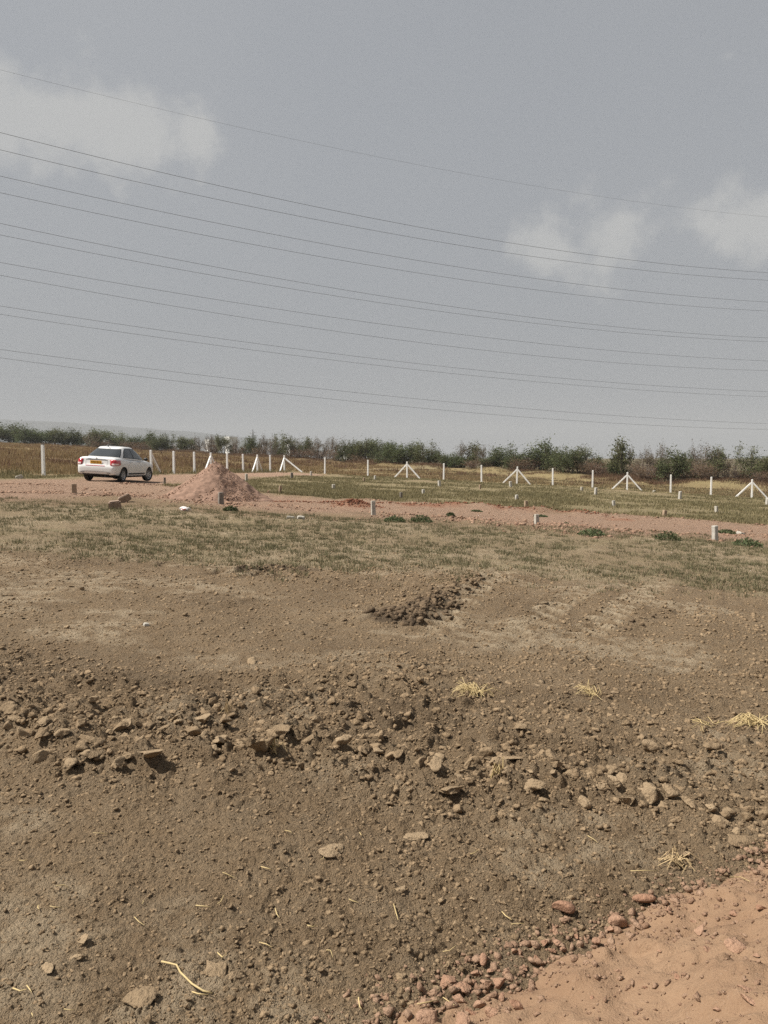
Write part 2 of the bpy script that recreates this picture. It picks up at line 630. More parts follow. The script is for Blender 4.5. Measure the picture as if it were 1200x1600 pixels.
def leaf_material(name, a, b, c3=None):
    m, nt, bs = new_mat(name)
    t = nt.nodes.new('ShaderNodeAttribute'); t.attribute_name = 'tint'
    oi = nt.nodes.new('ShaderNodeObjectInfo')
    c = mix(nt, t.outputs['Fac'], a, b)
    if c3 is not None:
        c = mix(nt, rng(nt, t.outputs['Fac'], .72, .95), c, c3)
    hsv = nt.nodes.new('ShaderNodeHueSaturation')
    nt.links.new(rng(nt, oi.outputs['Random'], 0, 1, .485, .51), hsv.inputs[0])
    nt.links.new(rng(nt, oi.outputs['Random'], 0, 1, .85, 1.15), hsv.inputs[2])
    c = mix(nt, 1.0, c, (.82, .82, .82), 'MULTIPLY')
    nt.links.new(c, hsv.inputs[4])
    nt.links.new(hsv.outputs[0], bs.inputs['Base Color'])
    bs.inputs['Roughness'].default_value = .75
    bs.inputs['Specular IOR Level'].default_value = .2
    tr = nt.nodes.new('ShaderNodeBsdfTranslucent')
    nt.links.new(hsv.outputs[0], tr.inputs[0])
    ms = nt.nodes.new('ShaderNodeMixShader'); ms.inputs[0].default_value = .3
    nt.links.new(bs.outputs[0], ms.inputs[1]); nt.links.new(tr.outputs[0], ms.inputs[2])
    nt.links.new(ms.outputs[0], nt.nodes['Material Output'].inputs[0])
    return m


M = {}
M['ground'] = ground_material()
M['clod_stuff'] = clod_material('soil_crumb', (.175, .126, .077), (.335, .25, .16), (.15, .108, .066))
M['clod'] = clod_material('soil_clod', (.215, .157, .098), (.35, .268, .175), (.15, .11, .068), rnd='object')
M['flake'] = clod_material('mud_flake', (.21, .155, .098), (.34, .265, .18), (.18, .135, .088))
M['fresh'] = clod_material('dark_soil', (.075, .054, .036), (.25, .185, .12), (.06, .043, .03))
M['redstone'] = clod_material('red_stone', (.29, .165, .108), (.38, .255, .178), (.23, .13, .088), rnd='object')
M['redgrit'] = clod_material('red_gravel', (.22, .135, .095), (.36, .25, .18), (.18, .11, .075))
M['heapgrit'] = clod_material('pink_grit', (.24, .15, .10), (.36, .25, .175), (.2, .125, .085))
M['heap'] = None
M['white_paint'] = simple('white_painted_concrete', (.80, .79, .77), .8, .10, 6, bumpd=.004)
M['marker'] = simple('grey_stone', (.40, .37, .32), .9, .22, 14, bumpd=.01)
M['marker_dark'] = simple('weathered_stone', (.19, .165, .14), .9, .3, 12, bumpd=.012)
M['marker_tan'] = simple('tan_stone', (.31, .225, .155), .9, .2, 10, bumpd=.01)
M['marker_white'] = simple('chalky_stone', (.43, .405, .365), .9, .15, 12, bumpd=.008)
M['grass'] = leaf_material('green_grass', (.165, .155, .085), (.295, .25, .15), (.42, .345, .215))
M['plotgrass'] = leaf_material('dull_grass', (.20, .175, .092), (.315, .26, .145), (.42, .34, .20))
M['drygrass'] = leaf_material('dry_grass', (.27, .205, .10), (.45, .335, .18), (.25, .16, .095))
M['brush'] = leaf_material('brown_brush', (.165, .098, .062), (.27, .175, .105), (.19, .15, .08))
M['weed'] = leaf_material('weed_green', (.085, .112, .052), (.15, .17, .08))
M['leaf'] = leaf_material('acacia_leaf', (.095, .108, .05), (.205, .215, .10))
M['leaf_dark'] = leaf_material('dark_leaf', (.062, .082, .036), (.16, .18, .08))
M['leaf_brown'] = leaf_material('brown_leaf', (.10, .085, .05), (.19, .155, .09))
M['bark'] = simple('bark', (.13, .098, .072), .9, .3, 3)
M['twig'] = simple('twig', (.19, .148, .12), .9, .25, 3)
M['straw'] = simple('straw', (.46, .35, .17), .7, .2, 30)
M['straw_old'] = simple('old_straw', (.42, .31, .17), .8, .25, 30)
M['wire'] = simple('weathered_cable', (.06, .06, .065), .6, metal=.2)
M['steel'] = simple('galvanised_steel', (.3, .3, .31), .6, metal=.4)
M['house'] = simple('whitewashed_wall', (.78, .77, .74), .9, .05, .3)
M['house_dark'] = simple('window_opening', (.05, .05, .055), .4)
M['hill'] = simple('hill_scrub', (.045, .05, .052), 1, .3, .01)


# ------------------------------------------------------------------ the ground, one sheet
def build_ground():
    ang = np.concatenate([np.radians(np.arange(-180, -38, 4.0)), np.radians(np.linspace(-37, 37, 630)), np.radians(np.arange(42, 180, 4.0))])
    yv = np.concatenate([np.array([4000., 1800, 1150, 900, 780]), np.arange(705, 223, -1.05), np.arange(223, 80, -.8), np.arange(80, 12, -1.2)])
    rad = 1229.0 / yv
    rad = np.concatenate([rad, np.geomspace(rad[-1] * 1.015, 14000, 90)])
    A, Rr = np.meshgrid(ang, rad)
    X, Y = (Rr * np.sin(A)).ravel(), (Rr * np.cos(A)).ravel()
    Z = height(X, Y)
    na, nr = len(ang), len(rad)
    idx = np.arange(na * nr).reshape(nr, na)
    nxt = np.roll(idx, -1, axis=1)
    quads = np.stack([idx[:-1].ravel(), nxt[:-1].ravel(), nxt[1:].ravel(), idx[1:].ravel()], 1)[:, ::-1]
    quads = quads[:, ::-1]
    # orientation: want +z normals
    q = quads[0]
    a, b, c_ = [np.array((X[i], Y[i], 0)) for i in q[:3]]
    if np.cross(b - a, c_ - a)[2] < 0:
        quads = quads[:, ::-1]
    # small fan in the middle joined as a triangle fan would need mixed sizes: collapse the first ring to the centre
    X[:na] = 0; Y[:na] = 0; Z[:na] = hz(0, 0)
    me = np_mesh('ground', np.stack([X, Y, Z], 1), quads)
    r = np.hypot(X, Y)
    # zones
    dr, _ = poly_dist(X, Y, ROAD)
    wob = .9 * fbm(X * .35, Y * .35, 3, 101) + .35 * fbm(X * 1.5, Y * 1.5, 2, 102)
    wide = 3.7 + 1.6 * sstep(-5, -13, X) + wob
    road = sstep(wide + .8, wide - .9, dr) * .95
    d2, _ = poly_dist(X, Y, ROAD2)
    road = np.maximum(road, sstep(3.6 + wob, 2.0 + wob, d2))
    db, _ = poly_dist(X, Y, BACKLINE)
    road = np.maximum(road, sstep(1.0, .3, db + .3 * wob) * .35)
    road = np.maximum(road, sstep(2.9, 1.6, np.hypot(X - MOUND_P[0], Y - MOUND_P[1]) + .3 * wob))
    df, sf = poly_dist(X, Y, FENCE)
    inside = sstep(-.8, .6, sf)            # right of the fence line = our side
    gnear = sstep(10.0, 11.2, Y + .9 * fbm(X * .5, Y * .5, 3, 103)) * sstep(19.5, 18.0, Y + wob) * (Y > 0)
    plot = sstep(27, 30, Y + wob * .6) * inside * (1 - road)
    grass = np.clip(np.maximum(gnear * .6, plot * .5), 0, 1) * (1 - road)
    dry = (1 - inside) * (r > 28)
    pale = np.zeros_like(X)
    pf = sstep(.12, .6, fbm(X * .8, Y * 1.4, 3, 104)) * sstep(5.2, 6.2, Y) * sstep(12.0, 10.5, Y) * .8
    pale = np.maximum(pale, pf * (Y > 0))
    pale = np.maximum(pale, .55 * sstep(.25, .7, fbm(X * 1.3, Y * 1.3, 3, 105)) * (r < 5.2))
    pale = np.maximum(pale, gnear * sstep(-.2, .5, fbm(X * .6, Y * .6, 3, 106)) * .9)
    n = r < 21
    _, tm = tread_field(X[n], Y[n])
    pale[n] = np.maximum(pale[n], tm)
    red = np.zeros_like(X)
    for s in STREAKS:
        d, _ = poly_dist(X, Y, s)
        red = np.maximum(red, sstep(.42, .08, d + .2 * wob) * sstep(-.35, .25, vn(X * .9, Y * 1.3, 111)))
    red = np.maximum(red, sstep(.9, .4, np.hypot(X - REDHUMP[0], (Y - REDHUMP[1]) * 1.2)))
    fresh = np.zeros_like(X)
    for s, w in ((BERM[:3], .26), (HUMP, .24)):
        d, _ = poly_dist(X, Y, s)
        fresh = np.maximum(fresh, sstep(w * 1.25, w * .5, d + .10 * fbm(X * 6, Y * 6, 2, 107)))
    dw, sw = poly_dist(X, Y, WINDROW)
    fresh = np.maximum(fresh, .40 * sstep(-2.0, -.5, sw) * sstep(.1, -.25, sw) * sstep(-.3, .4, fbm(X * 1.1, Y * 1.1, 3, 108)) * (dw < 2.2))
    green = np.maximum(plot * .8, gnear * sstep(0, .5, fbm(X * 2.2, Y * 2.2, 3, 109)) * .3)
    green = np.maximum(green, dry * sstep(-12, 25, X) * .8)
    z1 = np.stack([road, grass, dry, pale], 1)
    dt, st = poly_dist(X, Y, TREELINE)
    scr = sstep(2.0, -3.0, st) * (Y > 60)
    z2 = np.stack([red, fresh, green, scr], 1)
    col_attr(me, 'zone', z1); col_attr(me, 'zone2', z2)
    o = link('ground', me, M['ground'])
    tag(o, kind='structure')


build_ground()


# ------------------------------------------------------------------ hills far off
def build_hills():
    pts = [(-900, 640), (-400, 640), (-120, 650), (0, 655), (110, 661), (220, 668), (300, 675), (365, 681), (450, 688), (560, 699), (660, 711), (760, 719)]
    D0 = 4700.0
    V, F = [], []
    xs = np.linspace(-900, 760, 160)
    ys = np.interp(xs, [p[0] for p in pts], [p[1] for p in pts])
    nb = 9
    for i, (px, py) in enumerate(zip(xs, ys)):
        d = pix_dir(px, py)
        top = EYE + d.z / d.y * D0 + 4 * fbm(np.array([i * .35]), np.array([.3]), 3, 3)[0]
        for k in range(nb):
            t = k / (nb - 1)
            depth = D0 + (t - .5) * 1500
            prof = math.sin(math.pi * t) ** .8
            zz = -12 + (top + 12) * prof + 5 * prof * fbm(np.array([i * .3]), np.array([k * 1.3]), 2, 8)[0] * (k != nb // 2)
            V.append((d.x / d.y * D0 * (1 + (t - .5) * .1), depth, zz))
    for i in range(len(xs) - 1):
        for k in range(nb - 1):
            a = i * nb + k
            F.append((a, a + nb, a + nb + 1, a + 1))
    me = np_mesh('hill', np.array(V), np.array(F))
    tag(link('hill', me, M['hill'], smooth=True), kind='structure')


build_hills()


# ------------------------------------------------------------------ rocks and clods
def ico(sub):
    bm = bmesh.new(); bmesh.ops.create_icosphere(bm, subdivisions=sub, radius=1)
    v = np.array([p.co[:] for p in bm.verts]); f = np.array([[q.index for q in p.verts] for p in bm.faces])
    bm.free()
    return v, f


def rock_shape(v, seed, cuts=7, dmin=.5, dmax=.85, amp=.10, freq=2.2):
    g = np.random.default_rng(seed)
    v = v.copy()
    for _ in range(cuts):
        n = g.normal(size=3); n /= np.linalg.norm(n)
        d = g.uniform(dmin, dmax)
        v -= np.outer(np.maximum(0, v @ n - d), n)
    nz = fbm(v[:, 0] * freq + seed, v[:, 1] * freq + v[:, 2] * freq * .9, 3, seed)
    v *= (1 + amp * nz)[:, None]
    v /= np.abs(v).max(axis=0).mean()
    return v


I0, I1, I2, I3, I4 = ico(1), ico(2), ico(2), ico(3), ico(4)
_o = np.array([(1, 0, 0), (0, 1, 0), (-1, 0, 0), (0, -1, 0), (0, 0, 1), (0, 0, -1)], float)
OCT = (_o, np.array([(0, 1, 4), (1, 2, 4), (2, 3, 4), (3, 0, 4), (1, 0, 5), (2, 1, 5), (3, 2, 5), (0, 3, 5)]))
CLOD_ME = []
for i in range(14):
    v = rock_shape(I3[0] if i > 4 else I4[0], 200 + i, cuts=random.choice((8, 10, 13)), dmin=.32, dmax=.72, amp=.17, freq=2.6)
    g = np.random.default_rng(i)
    v = v + .035 * fbm(v[:, 0] * 9 + i, v[:, 1] * 9 + v[:, 2] * 7, 2, i)[:, None] * v
    v = v * np.array([1, g.uniform(.7, 1), g.uniform(.5, .75)])
    me = np_mesh('soil_clod', v, (I3 if i > 4 else I4)[1]); me.materials.append(M['clod'])
    CLOD_ME.append(me)
STONE_ME = []
for i in range(10):
    v = rock_shape(I3[0], 300 + i, cuts=random.choice((7, 8, 10)), dmin=.30, dmax=.62, amp=.03, freq=2.5)
    g = np.random.default_rng(50 + i)
    v = v * np.array([1, g.uniform(.7, .95), g.uniform(.5, .8)])
    me = np_mesh('stone', v, I3[1]); me.materials.append(M['redstone'])
    STONE_ME.append(me)
v = I3[0] * np.array([1, .5, .34]); v = v * (1 + .04 * fbm(v[:, 0] * 3, v[:, 1] * 3, 2, 4))[:, None]
me = np_mesh('stone', v, I3[1]); me.materials.append(M['redstone']); me.polygons.foreach_set('use_smooth', np.ones(len(me.polygons), bool))
OVAL_ME = me


def put_rock(me, x, y, z, w, name, label, cat, group, flat=1.0, rz=None, tilt=.5, sink=.25):
    """w = width in metres"""
    o = link(name, me)
    s = w / 2
    o.scale = (s, s * random.uniform(.85, 1.1), s * flat * random.uniform(.85, 1.15))
    o.rotation_euler = (random.uniform(-tilt, tilt), random.uniform(-tilt, tilt), random.uniform(0, 6.28) if rz is None else rz)
    o.location = (x, y, z + s * flat * .6 * (1 - 2 * sink))
    tag(o, label, cat, group)
    return o


def px_size(w, x, y):
    return w / 1200.0 * math.sqrt(x * x + y * y + EYE * EYE)


# hand placed clods: x, bottom y, width (photo pixels)
BIG = [(18, 1098, 18), (17, 1112, 26), (38, 1152, 28), (65, 1160, 30), (60, 1140, 12), (100, 1150, 26), (145, 1162, 30), (128, 1172, 24), (67, 1186, 28),
       (90, 1184, 22), (200, 1138, 20), (270, 1128, 16), (280, 1122, 12), (232, 1140, 24), (170, 1147, 14), (110, 1200, 30), (140, 1190, 26), (200, 1187, 20),
       (520, 1100, 18), (540, 1172, 26), (410, 1180, 40), (340, 1167, 30), (355, 1132, 30), (317, 1132, 24), (440, 1152, 28), (375, 1172, 16), (145, 1103, 14),
       (622, 1187, 24), (655, 1197, 20), (775, 1197, 30), (870, 1202, 20), (900, 1222, 20), (940, 1237, 24), (1020, 1177, 34), (1015, 1257, 34), (1045, 1247, 26),
       (1080, 1262, 26), (1110, 1267, 24), (1110, 1172, 24), (960, 1232, 20), (890, 1212, 18), (815, 1142, 22), (1140, 1277, 22), (1168, 1282, 20), (625, 1397, 16),
       (565, 1178, 20), (590, 1180, 22), (480, 1160, 22), (300, 1150, 26), (255, 1148, 18), (500, 1180, 16), (15, 1140, 22), (730, 1200, 20), (755, 1215, 16),
       (850, 1255, 20), (915, 1262, 22), (980, 1258, 24), (1195, 1280, 22), (690, 1190, 20), (1060, 1195, 14), (120, 1500, 16), (130, 1475, 18), (370, 1530, 20)]
LABC = ['fist-sized dry soil clod in the windrow around the pale flat-topped clod', 'fist-sized dry soil clod in the windrow behind the pale half-buried soil cakes',
        'fist-sized dry soil clod in the windrow among the wedge slab and upright clod', 'fist-sized dry soil clod in the windrow end behind the red soil heap']
for (px, py, w) in BIG:
    x, y, z = GS(px, py)
    put_rock(random.choice(CLOD_ME), x, y, z, px_size(w * 1.08, x, y), 'soil_clod', LABC[0 if px < 300 else 1 if px < 600 else 2 if px < 900 else 3],
             'soil clod', 'large clods along the windrow, stretch %d' % (0 if px < 300 else 1 if px < 600 else 2 if px < 900 else 3), flat=.9, sink=.22)
UNIQUE = [(702, 1243, 46, .55, CLOD_ME[0], 'large wedge-shaped soil slab with a pale sloping face in the windrow', .35),
          (832, 1236, 46, .75, CLOD_ME[3], 'large smooth rounded soil clod standing upright in the windrow', .3),
          (238, 1189, 40, .6, CLOD_ME[1], 'pale flat-topped soil clod at the front edge of the windrow', .2),
          (680, 1200, 36, .85, CLOD_ME[2], 'knobbly dark soil lump with a deep shadow in the windrow', .4),
          (798, 1190, 38, .3, CLOD_ME[4], 'thin flat soil flake lying level on top of the windrow', .15),
          (393, 1036, 26, .7, CLOD_ME[6], 'lone dark soil clod on the flat ground behind the windrow', .3),
          (1160, 1312, 44, .3, CLOD_ME[7], 'pale flat soil cake lying in front of the windrow near the red heap', .1),
          (512, 1330, 50, .22, CLOD_ME[8], 'pale flat soil cake half buried in the smooth ground before the windrow', .08),
          (645, 1308, 48, .18, CLOD_ME[9], 'wide pale soil crust lying flush with the ground before the windrow', .05),
          (222, 1566, 52, .35, CLOD_ME[10], 'broad pale half-buried soil lump beside a long bent straw', .1),
          (75, 1512, 34, .3, CLOD_ME[11], 'pale flattened soil lump half buried near a short straw', .1),
          (335, 1520, 42, .45, CLOD_ME[12], 'brown half-buried soil lump just above a long bent straw', .15)]
for (px, py, w, fl, me, lab, tl) in UNIQUE:
    x, y, z = GS(px, py)
    put_rock(me, x, y, z, px_size(w, x, y), 'soil_clod', lab, 'soil clod', None, flat=fl, tilt=tl, sink=.46 if tl <= .15 and py > 1300 else .18)

# scattered single clods: the larger ones as things of their own
cnt = 0
while cnt < 215:
    if cnt < 150:
        t = random.random() * (len(WINDROW) - 1); k = int(t); f = t - k
        a, b = WINDROW[k], WINDROW[k + 1]
        x = a[0] + (b[0] - a[0]) * f; y = a[1] + (b[1] - a[1]) * f + random.gauss(0.02, .17)
        w = min(.028 / max(random.random(), .12) ** .55, .085)
        lab, grp = 'small dry soil clod among the crumbs of the broken windrow', 'small clods along the windrow'
    else:
        y = random.uniform(2.1, 9.0); x = random.uniform(-.55, .55) * y
        w = random.uniform(.014, .022) * (1 + y * .28)
        lab, grp = 'small loose soil clod lying on the open bare ground away from the windrow', 'loose clods on the open soil'
        if poly_dist(np.array([x]), np.array([y]), HEAP_AX)[0][0] < HEAP_R + .1: continue
    if abs(x) > .56 * y: continue
    put_rock(random.choice(CLOD_ME), x, y, hz(x, y), w, 'soil_clod', lab, 'soil clod', grp, sink=.25)
    cnt += 1


def scatter(name, base, faces, pos, size, mat, seed, parent=None, flat=(.4, .85), nshape=60, tint=None, cuts=6):
    """many little stones in one mesh"""
    g = np.random.default_rng(seed)
    n = len(pos); nv = len(base)
    shapes = np.stack([rock_shape(base * (1 + np.random.default_rng(seed * 77 + i).uniform(-.5, .35, (nv, 1))), seed * 31 + i, cuts=cuts, dmin=.38, dmax=.8, amp=.16) for i in range(nshape)])
    pick = g.integers(0, nshape, n)
    Vv = shapes[pick]                                      # n,nv,3
    Vv = Vv * np.stack([np.ones(n), g.uniform(.5, 1.1, n), g.uniform(*flat, n)], 1)[:, None, :]
    ax, az = g.uniform(-.5, .5, n), g.uniform(0, 2 * np.pi, n)
    ca, sa = np.cos(ax)[:, None], np.sin(ax)[:, None]
    yy, zz = Vv[:, :, 1] * ca - Vv[:, :, 2] * sa, Vv[:, :, 1] * sa + Vv[:, :, 2] * ca
    cz, sz = np.cos(az)[:, None], np.sin(az)[:, None]
    xx, yy = Vv[:, :, 0] * cz - yy * sz, Vv[:, :, 0] * sz + yy * cz
    s = (size / 2)[:, None]
    out = np.stack([xx * s + pos[:, 0:1], yy * s + pos[:, 1:2], zz * s + pos[:, 2:3] + (size * .05)[:, None]], 2)
    Ff = faces[None] + (np.arange(n) * nv)[:, None, None]
    me = np_mesh(name, out.reshape(-1, 3), Ff.reshape(-1, 3))
    t = g.random(n) if tint is None else tint
    float_attr(me, 'tint', np.repeat(t, nv))
    return link(name, me, mat, parent)


def polar_points(n, r0, r1, hw, g):
    """even in the view from the eye: density falls with the square of distance"""
    r = np.exp(g.uniform(math.log(r0), math.log(r1), n))
    a = g.uniform(-hw, hw, n)
    return r * np.sin(a), r * np.cos(a), r


def rough_at(x, y):
    dw, sw = poly_dist(x, y, WINDROW)
    return np.clip(.18 + 1.0 * np.exp(-(dw / .38) ** 2) + .75 * sstep(-2.0, -.6, sw) * sstep(.2, -.3, sw) * (dw < 2.1) + .5 * fbm(x * .7, y * .7, 2, 61), .04, 1.2)


def build_crumbs():
    g = np.random.default_rng(5)
    x, y, r = polar_points(180000, 1.75, 15.0, R(34), g)
    p = rough_at(x, y)
    p = (p + .22) * sstep(15, 8, r)
    keep = (g.random(len(x)) < p) & (poly_dist(x, y, HEAP_AX)[0] > HEAP_R * .98)
    x, y, r, p = x[keep], y[keep], r[keep], p[keep]
    smin = 1.35 * r / 768 + .002
    size = np.minimum(smin * g.random(len(x)) ** -.40, np.minimum(.013 + .045 * np.clip(p - .32, 0, 1), .06) + .004 * r)
    z = height(x, y)
    pos = np.stack([x, y, z - size * .03], 1)
    px = size / r * 768
    for nm, lab, m, shp, sd in (('soil_grains', 'fine dry soil grains covering the bare field', px < 3.2, OCT, 3), ('soil_crumbs', 'small dry soil crumbs spread over the bare field', (px >= 3.2) & (px < 6.5), I0, 4),
                                ('soil_lumps', 'countless small soil lumps strewn over the bare field', px >= 6.5, I1, 5)):
        o = scatter(nm, shp[0], shp[1], pos[m], size[m], M['clod_stuff'], sd)
        tag(o, lab, 'soil', kind='stuff')
    n = 4200
    y = g.uniform(5.3, 11.5, n); x = g.uniform(-.66, .66, n) * y
    k = (fbm(x * .8, y * 1.1, 3, 104) + g.normal(0, .25, n)) > .12
    x, y = x[k], y[k]
    s = np.minimum(.03 * g.random(len(x)) ** -.4, .085)
    o = scatter('soil_flakes', I0[0], I0[1], np.stack([x, y, height(x, y) - s * .06], 1), s, M['flake'], 12, flat=(.06, .16))
    tag(o, 'pale dried mud flakes lying on the scraped soil before the grass', 'soil flakes', kind='stuff')
    # fresh dark soil thrown up by the digger
    P, S, T = [], [], []
    for pts, w, n, s0 in ((BERM, .24, 520, .07), (BERM2, .10, 30, .05), (HUMP, .2, 120, .045)):
        for _ in range(n):
            t = random.random() * (len(pts) - 1); k = int(t); f = t - k
            a, b = pts[k], pts[k + 1]
            x = a[0] + (b[0] - a[0]) * f + random.gauss(0, w * .6); y = a[1] + (b[1] - a[1]) * f + random.gauss(0, w * .8)
            P.append((x, y)); S.append(s0 * random.uniform(.4, 1.6) * (1.25 - .5 * t / (len(pts) - 1))); T.append(min(1, max(0, random.gauss(.15 + .75 * t / (len(pts) - 1), .25))))
    P = np.array(P); S = np.array(S)
    pos = np.stack([P[:, 0], P[:, 1], height(P[:, 0], P[:, 1])], 1)
    o = scatter('dark_soil_lumps', I2[0], I2[1], pos, S, M['fresh'], 8, tint=np.array(T))
    tag(o, 'freshly turned dark soil lumps in low ridges on the bare field', 'dark soil', kind='stuff')


build_crumbs()


# ------------------------------------------------------------------ the pink soil heap in the foreground
def heap_material():
    m, nt, bs = new_mat('pink_murrum')
    geo = nt.nodes.new('ShaderNodeNewGeometry'); P = geo.outputs['Position']
    n1, n2, n3 = noise(nt, 3.5, 5, .6, P), noise(nt, 26, 5, .65, P), noise(nt, 150, 4, .65, P)
    c = mix(nt, rng(nt, n1, .3, .7), (.33, .217, .140), (.405, .278, .183))
    c = mix(nt, rng(nt, n2, .5, .75, 0, .5), c, (.27, .17, .112))
    c = mix(nt, rng(nt, n3, .58, .75, 0, .6), c, (.52, .40, .30))
    c = mix(nt, rng(nt, n3, .42, .28, 0, .5), c, (.27, .165, .11))
    c = mix(nt, 1.0, c, (.74, .705, .675), 'MULTIPLY')
    nt.links.new(c, bs.inputs['Base Color'])
    bs.inputs['Roughness'].default_value = .95
    bs.inputs['Specular IOR Level'].default_value = .15
    bump(nt, bs, mth(nt, 'ADD', n2, mth(nt, 'MULTIPLY', n3, .8)), .85, .012)
    return m


M['heap'] = heap_material()


def build_heap():
    gx, gy = np.arange(-.5, 3.9, .0122), np.arange(-.1, 4.1, .0122)
    X, Y = np.meshgrid(gx, gy)
    x, y = X.ravel(), Y.ravel()
    hh = heap_h(x, y)
    z = smooth_h(x, y) + hh
    nxg = len(gx)
    idx = np.arange(len(x)).reshape(len(gy), nxg)
    f = np.stack([idx[:-1, :-1].ravel(), idx[:-1, 1:].ravel(), idx[1:, 1:].ravel(), idx[1:, :-1].ravel()], 1)
    f = f[(hh[f].max(1) > -.06)]
    used, inv = np.unique(f, return_inverse=True)
    f = inv.reshape(f.shape); x, y, z = x[used], y[used], z[used]
    root = empty('soil_heap', (0, 0, 0))
    link('heap_body', np_mesh('heap_body', np.stack([x, y, z], 1), f), M['heap'], root, smooth=True)
    g = np.random.default_rng(21)
    n = 20000
    x, y = g.uniform(-.2, 3.2, n), g.uniform(1.2, 3.9, n)
    d = poly_dist(x, y, HEAP_AX)[0] / HEAP_R
    edge = sstep(.72, .98, d) * sstep(1.12, 1.0, d)
    edge = np.maximum(edge, .9 * sstep(1.16, .98, d) * sstep(.9, 1.0, d))
    k = (d < 1.16) & (g.random(n) < .38 * (d < 1) + .85 * edge)
    x, y, edge = x[k], y[k], edge[k]
    z = np.maximum(height(x, y), smooth_h(x, y) + heap_h(x, y))
    s = np.minimum((.0055 + .004 * edge) * g.random(len(x)) ** -.55, .022 + .022 * edge)
    o = scatter('heap_gravel', I0[0], I0[1], np.stack([x, y, z + s * .08], 1), s, M['heapgrit'], 22, parent=root, cuts=8, flat=(.45, .8))
    o['kind'] = 'stuff'
    tag(root, 'large heap of pinkish red gravelly soil beside the bare field', 'soil heap')


build_heap()

RED = [(880, 1430, 30, 'angular red stone with a jutting corner lying alone on bare soil', .85), (867, 1458, 17, 'small dark red cube-like stone on bare soil by the heap', .9),
       (965, 1450, 24, 'pinkish squarish stone with dark underside at the heap edge', .8), (698, 1541, 28, 'tall pointed red-brown stone in a cluster at the heap toe', 1.0),
       (722, 1549, 26, 'two-toned pale and red stone next to a pointed stone', .9), (670, 1600, 34, 'big pale red block lying apart from the heap toe', .7)]
for (px, py, w, lab, fl) in RED:
    x, y, z = GS(px, py)
    put_rock(random.choice(STONE_ME), x, y, z, px_size(w * 1.1, x, y), 'stone', lab, 'stone', None, flat=fl, sink=.15, tilt=.35)
for (px, py, w, rz, lab) in ((1006, 1414, 32, -.25, 'smooth flat oval pinkish stone lying on bare soil'), (755, 1508, 22, 1.4, 'upright oval pinkish pebble on bare soil beside the heap toe')):
    x, y, z = GS(px, py)
    put_rock(OVAL_ME, x, y, z, px_size(w, x, y), 'stone', lab, 'stone', None, flat=.95, rz=rz, tilt=.2, sink=.1)
EDGE = [(952, 1457, 14), (940, 1464, 11), (718, 1566, 19), (745, 1527, 14), (778, 1542, 23), (760, 1542, 20), (740, 1537, 12), (722, 1600, 24), (750, 1577, 16), (806, 1577, 20),
        (803, 1492, 12), (838, 1501, 14), (870, 1477, 14), (850, 1482, 13), (900, 1467, 10), (860, 1487, 16), (930, 1474, 14), (812, 1490, 10), (785, 1562, 14), (770, 1585, 18),
        (735, 1585, 14), (820, 1520, 10), (790, 1525, 12), (915, 1470, 10), (985, 1448, 9), (1045, 1426, 12), (880, 1490, 11), (765, 1520, 10), (735, 1555, 10)]
for (px, py, w) in EDGE:
    x, y, z = GS(px, py)
    put_rock(random.choice(STONE_ME), x, y, z, px_size(w * 1.1, x, y), 'stone', 'pinkish red stone rolled to the toe of the soil heap', 'stone', 'stones along the heap toe', flat=.8, sink=.2)
for (px, py, w) in [(1095, 1462, 20), (1145, 1430, 16), (1165, 1547, 18), (1172, 1568, 22), (1120, 1582, 12), (1060, 1530, 12), (1105, 1485, 14), (1150, 1480, 26), (1010, 1545, 9),
                    (1085, 1440, 10), (1190, 1420, 14), (1030, 1490, 8), (925, 1560, 9), (965, 1520, 8), (1180, 1500, 10)]:
    x, y, z = GS(px, py)
    put_rock(random.choice(STONE_ME), x, y, z, px_size(w * 1.1, x, y), 'stone', 'flat pinkish stone half sunk in the slope of the soil heap', 'stone', 'stones on the heap slope', flat=.45, sink=.35, tilt=.3)


# ------------------------------------------------------------------ straw
def straw(pts2, name, label, group=None, rad=.0022, mat='straw', lift=.012):
    P = []
    for (px, py) in pts2:
        x, y, z = GS(px, py)
        P.append(Vector((x, y, z + lift)))
    base = P[0].copy()
    rad *= .7
    mb = MB().tube([p - base for p in P], [rad] * (len(P) - 1) + [rad * .6], 5)
    o = mb.build(name, M[mat], None, True)
    o.location = base
    tag(o, label, 'straw', group)


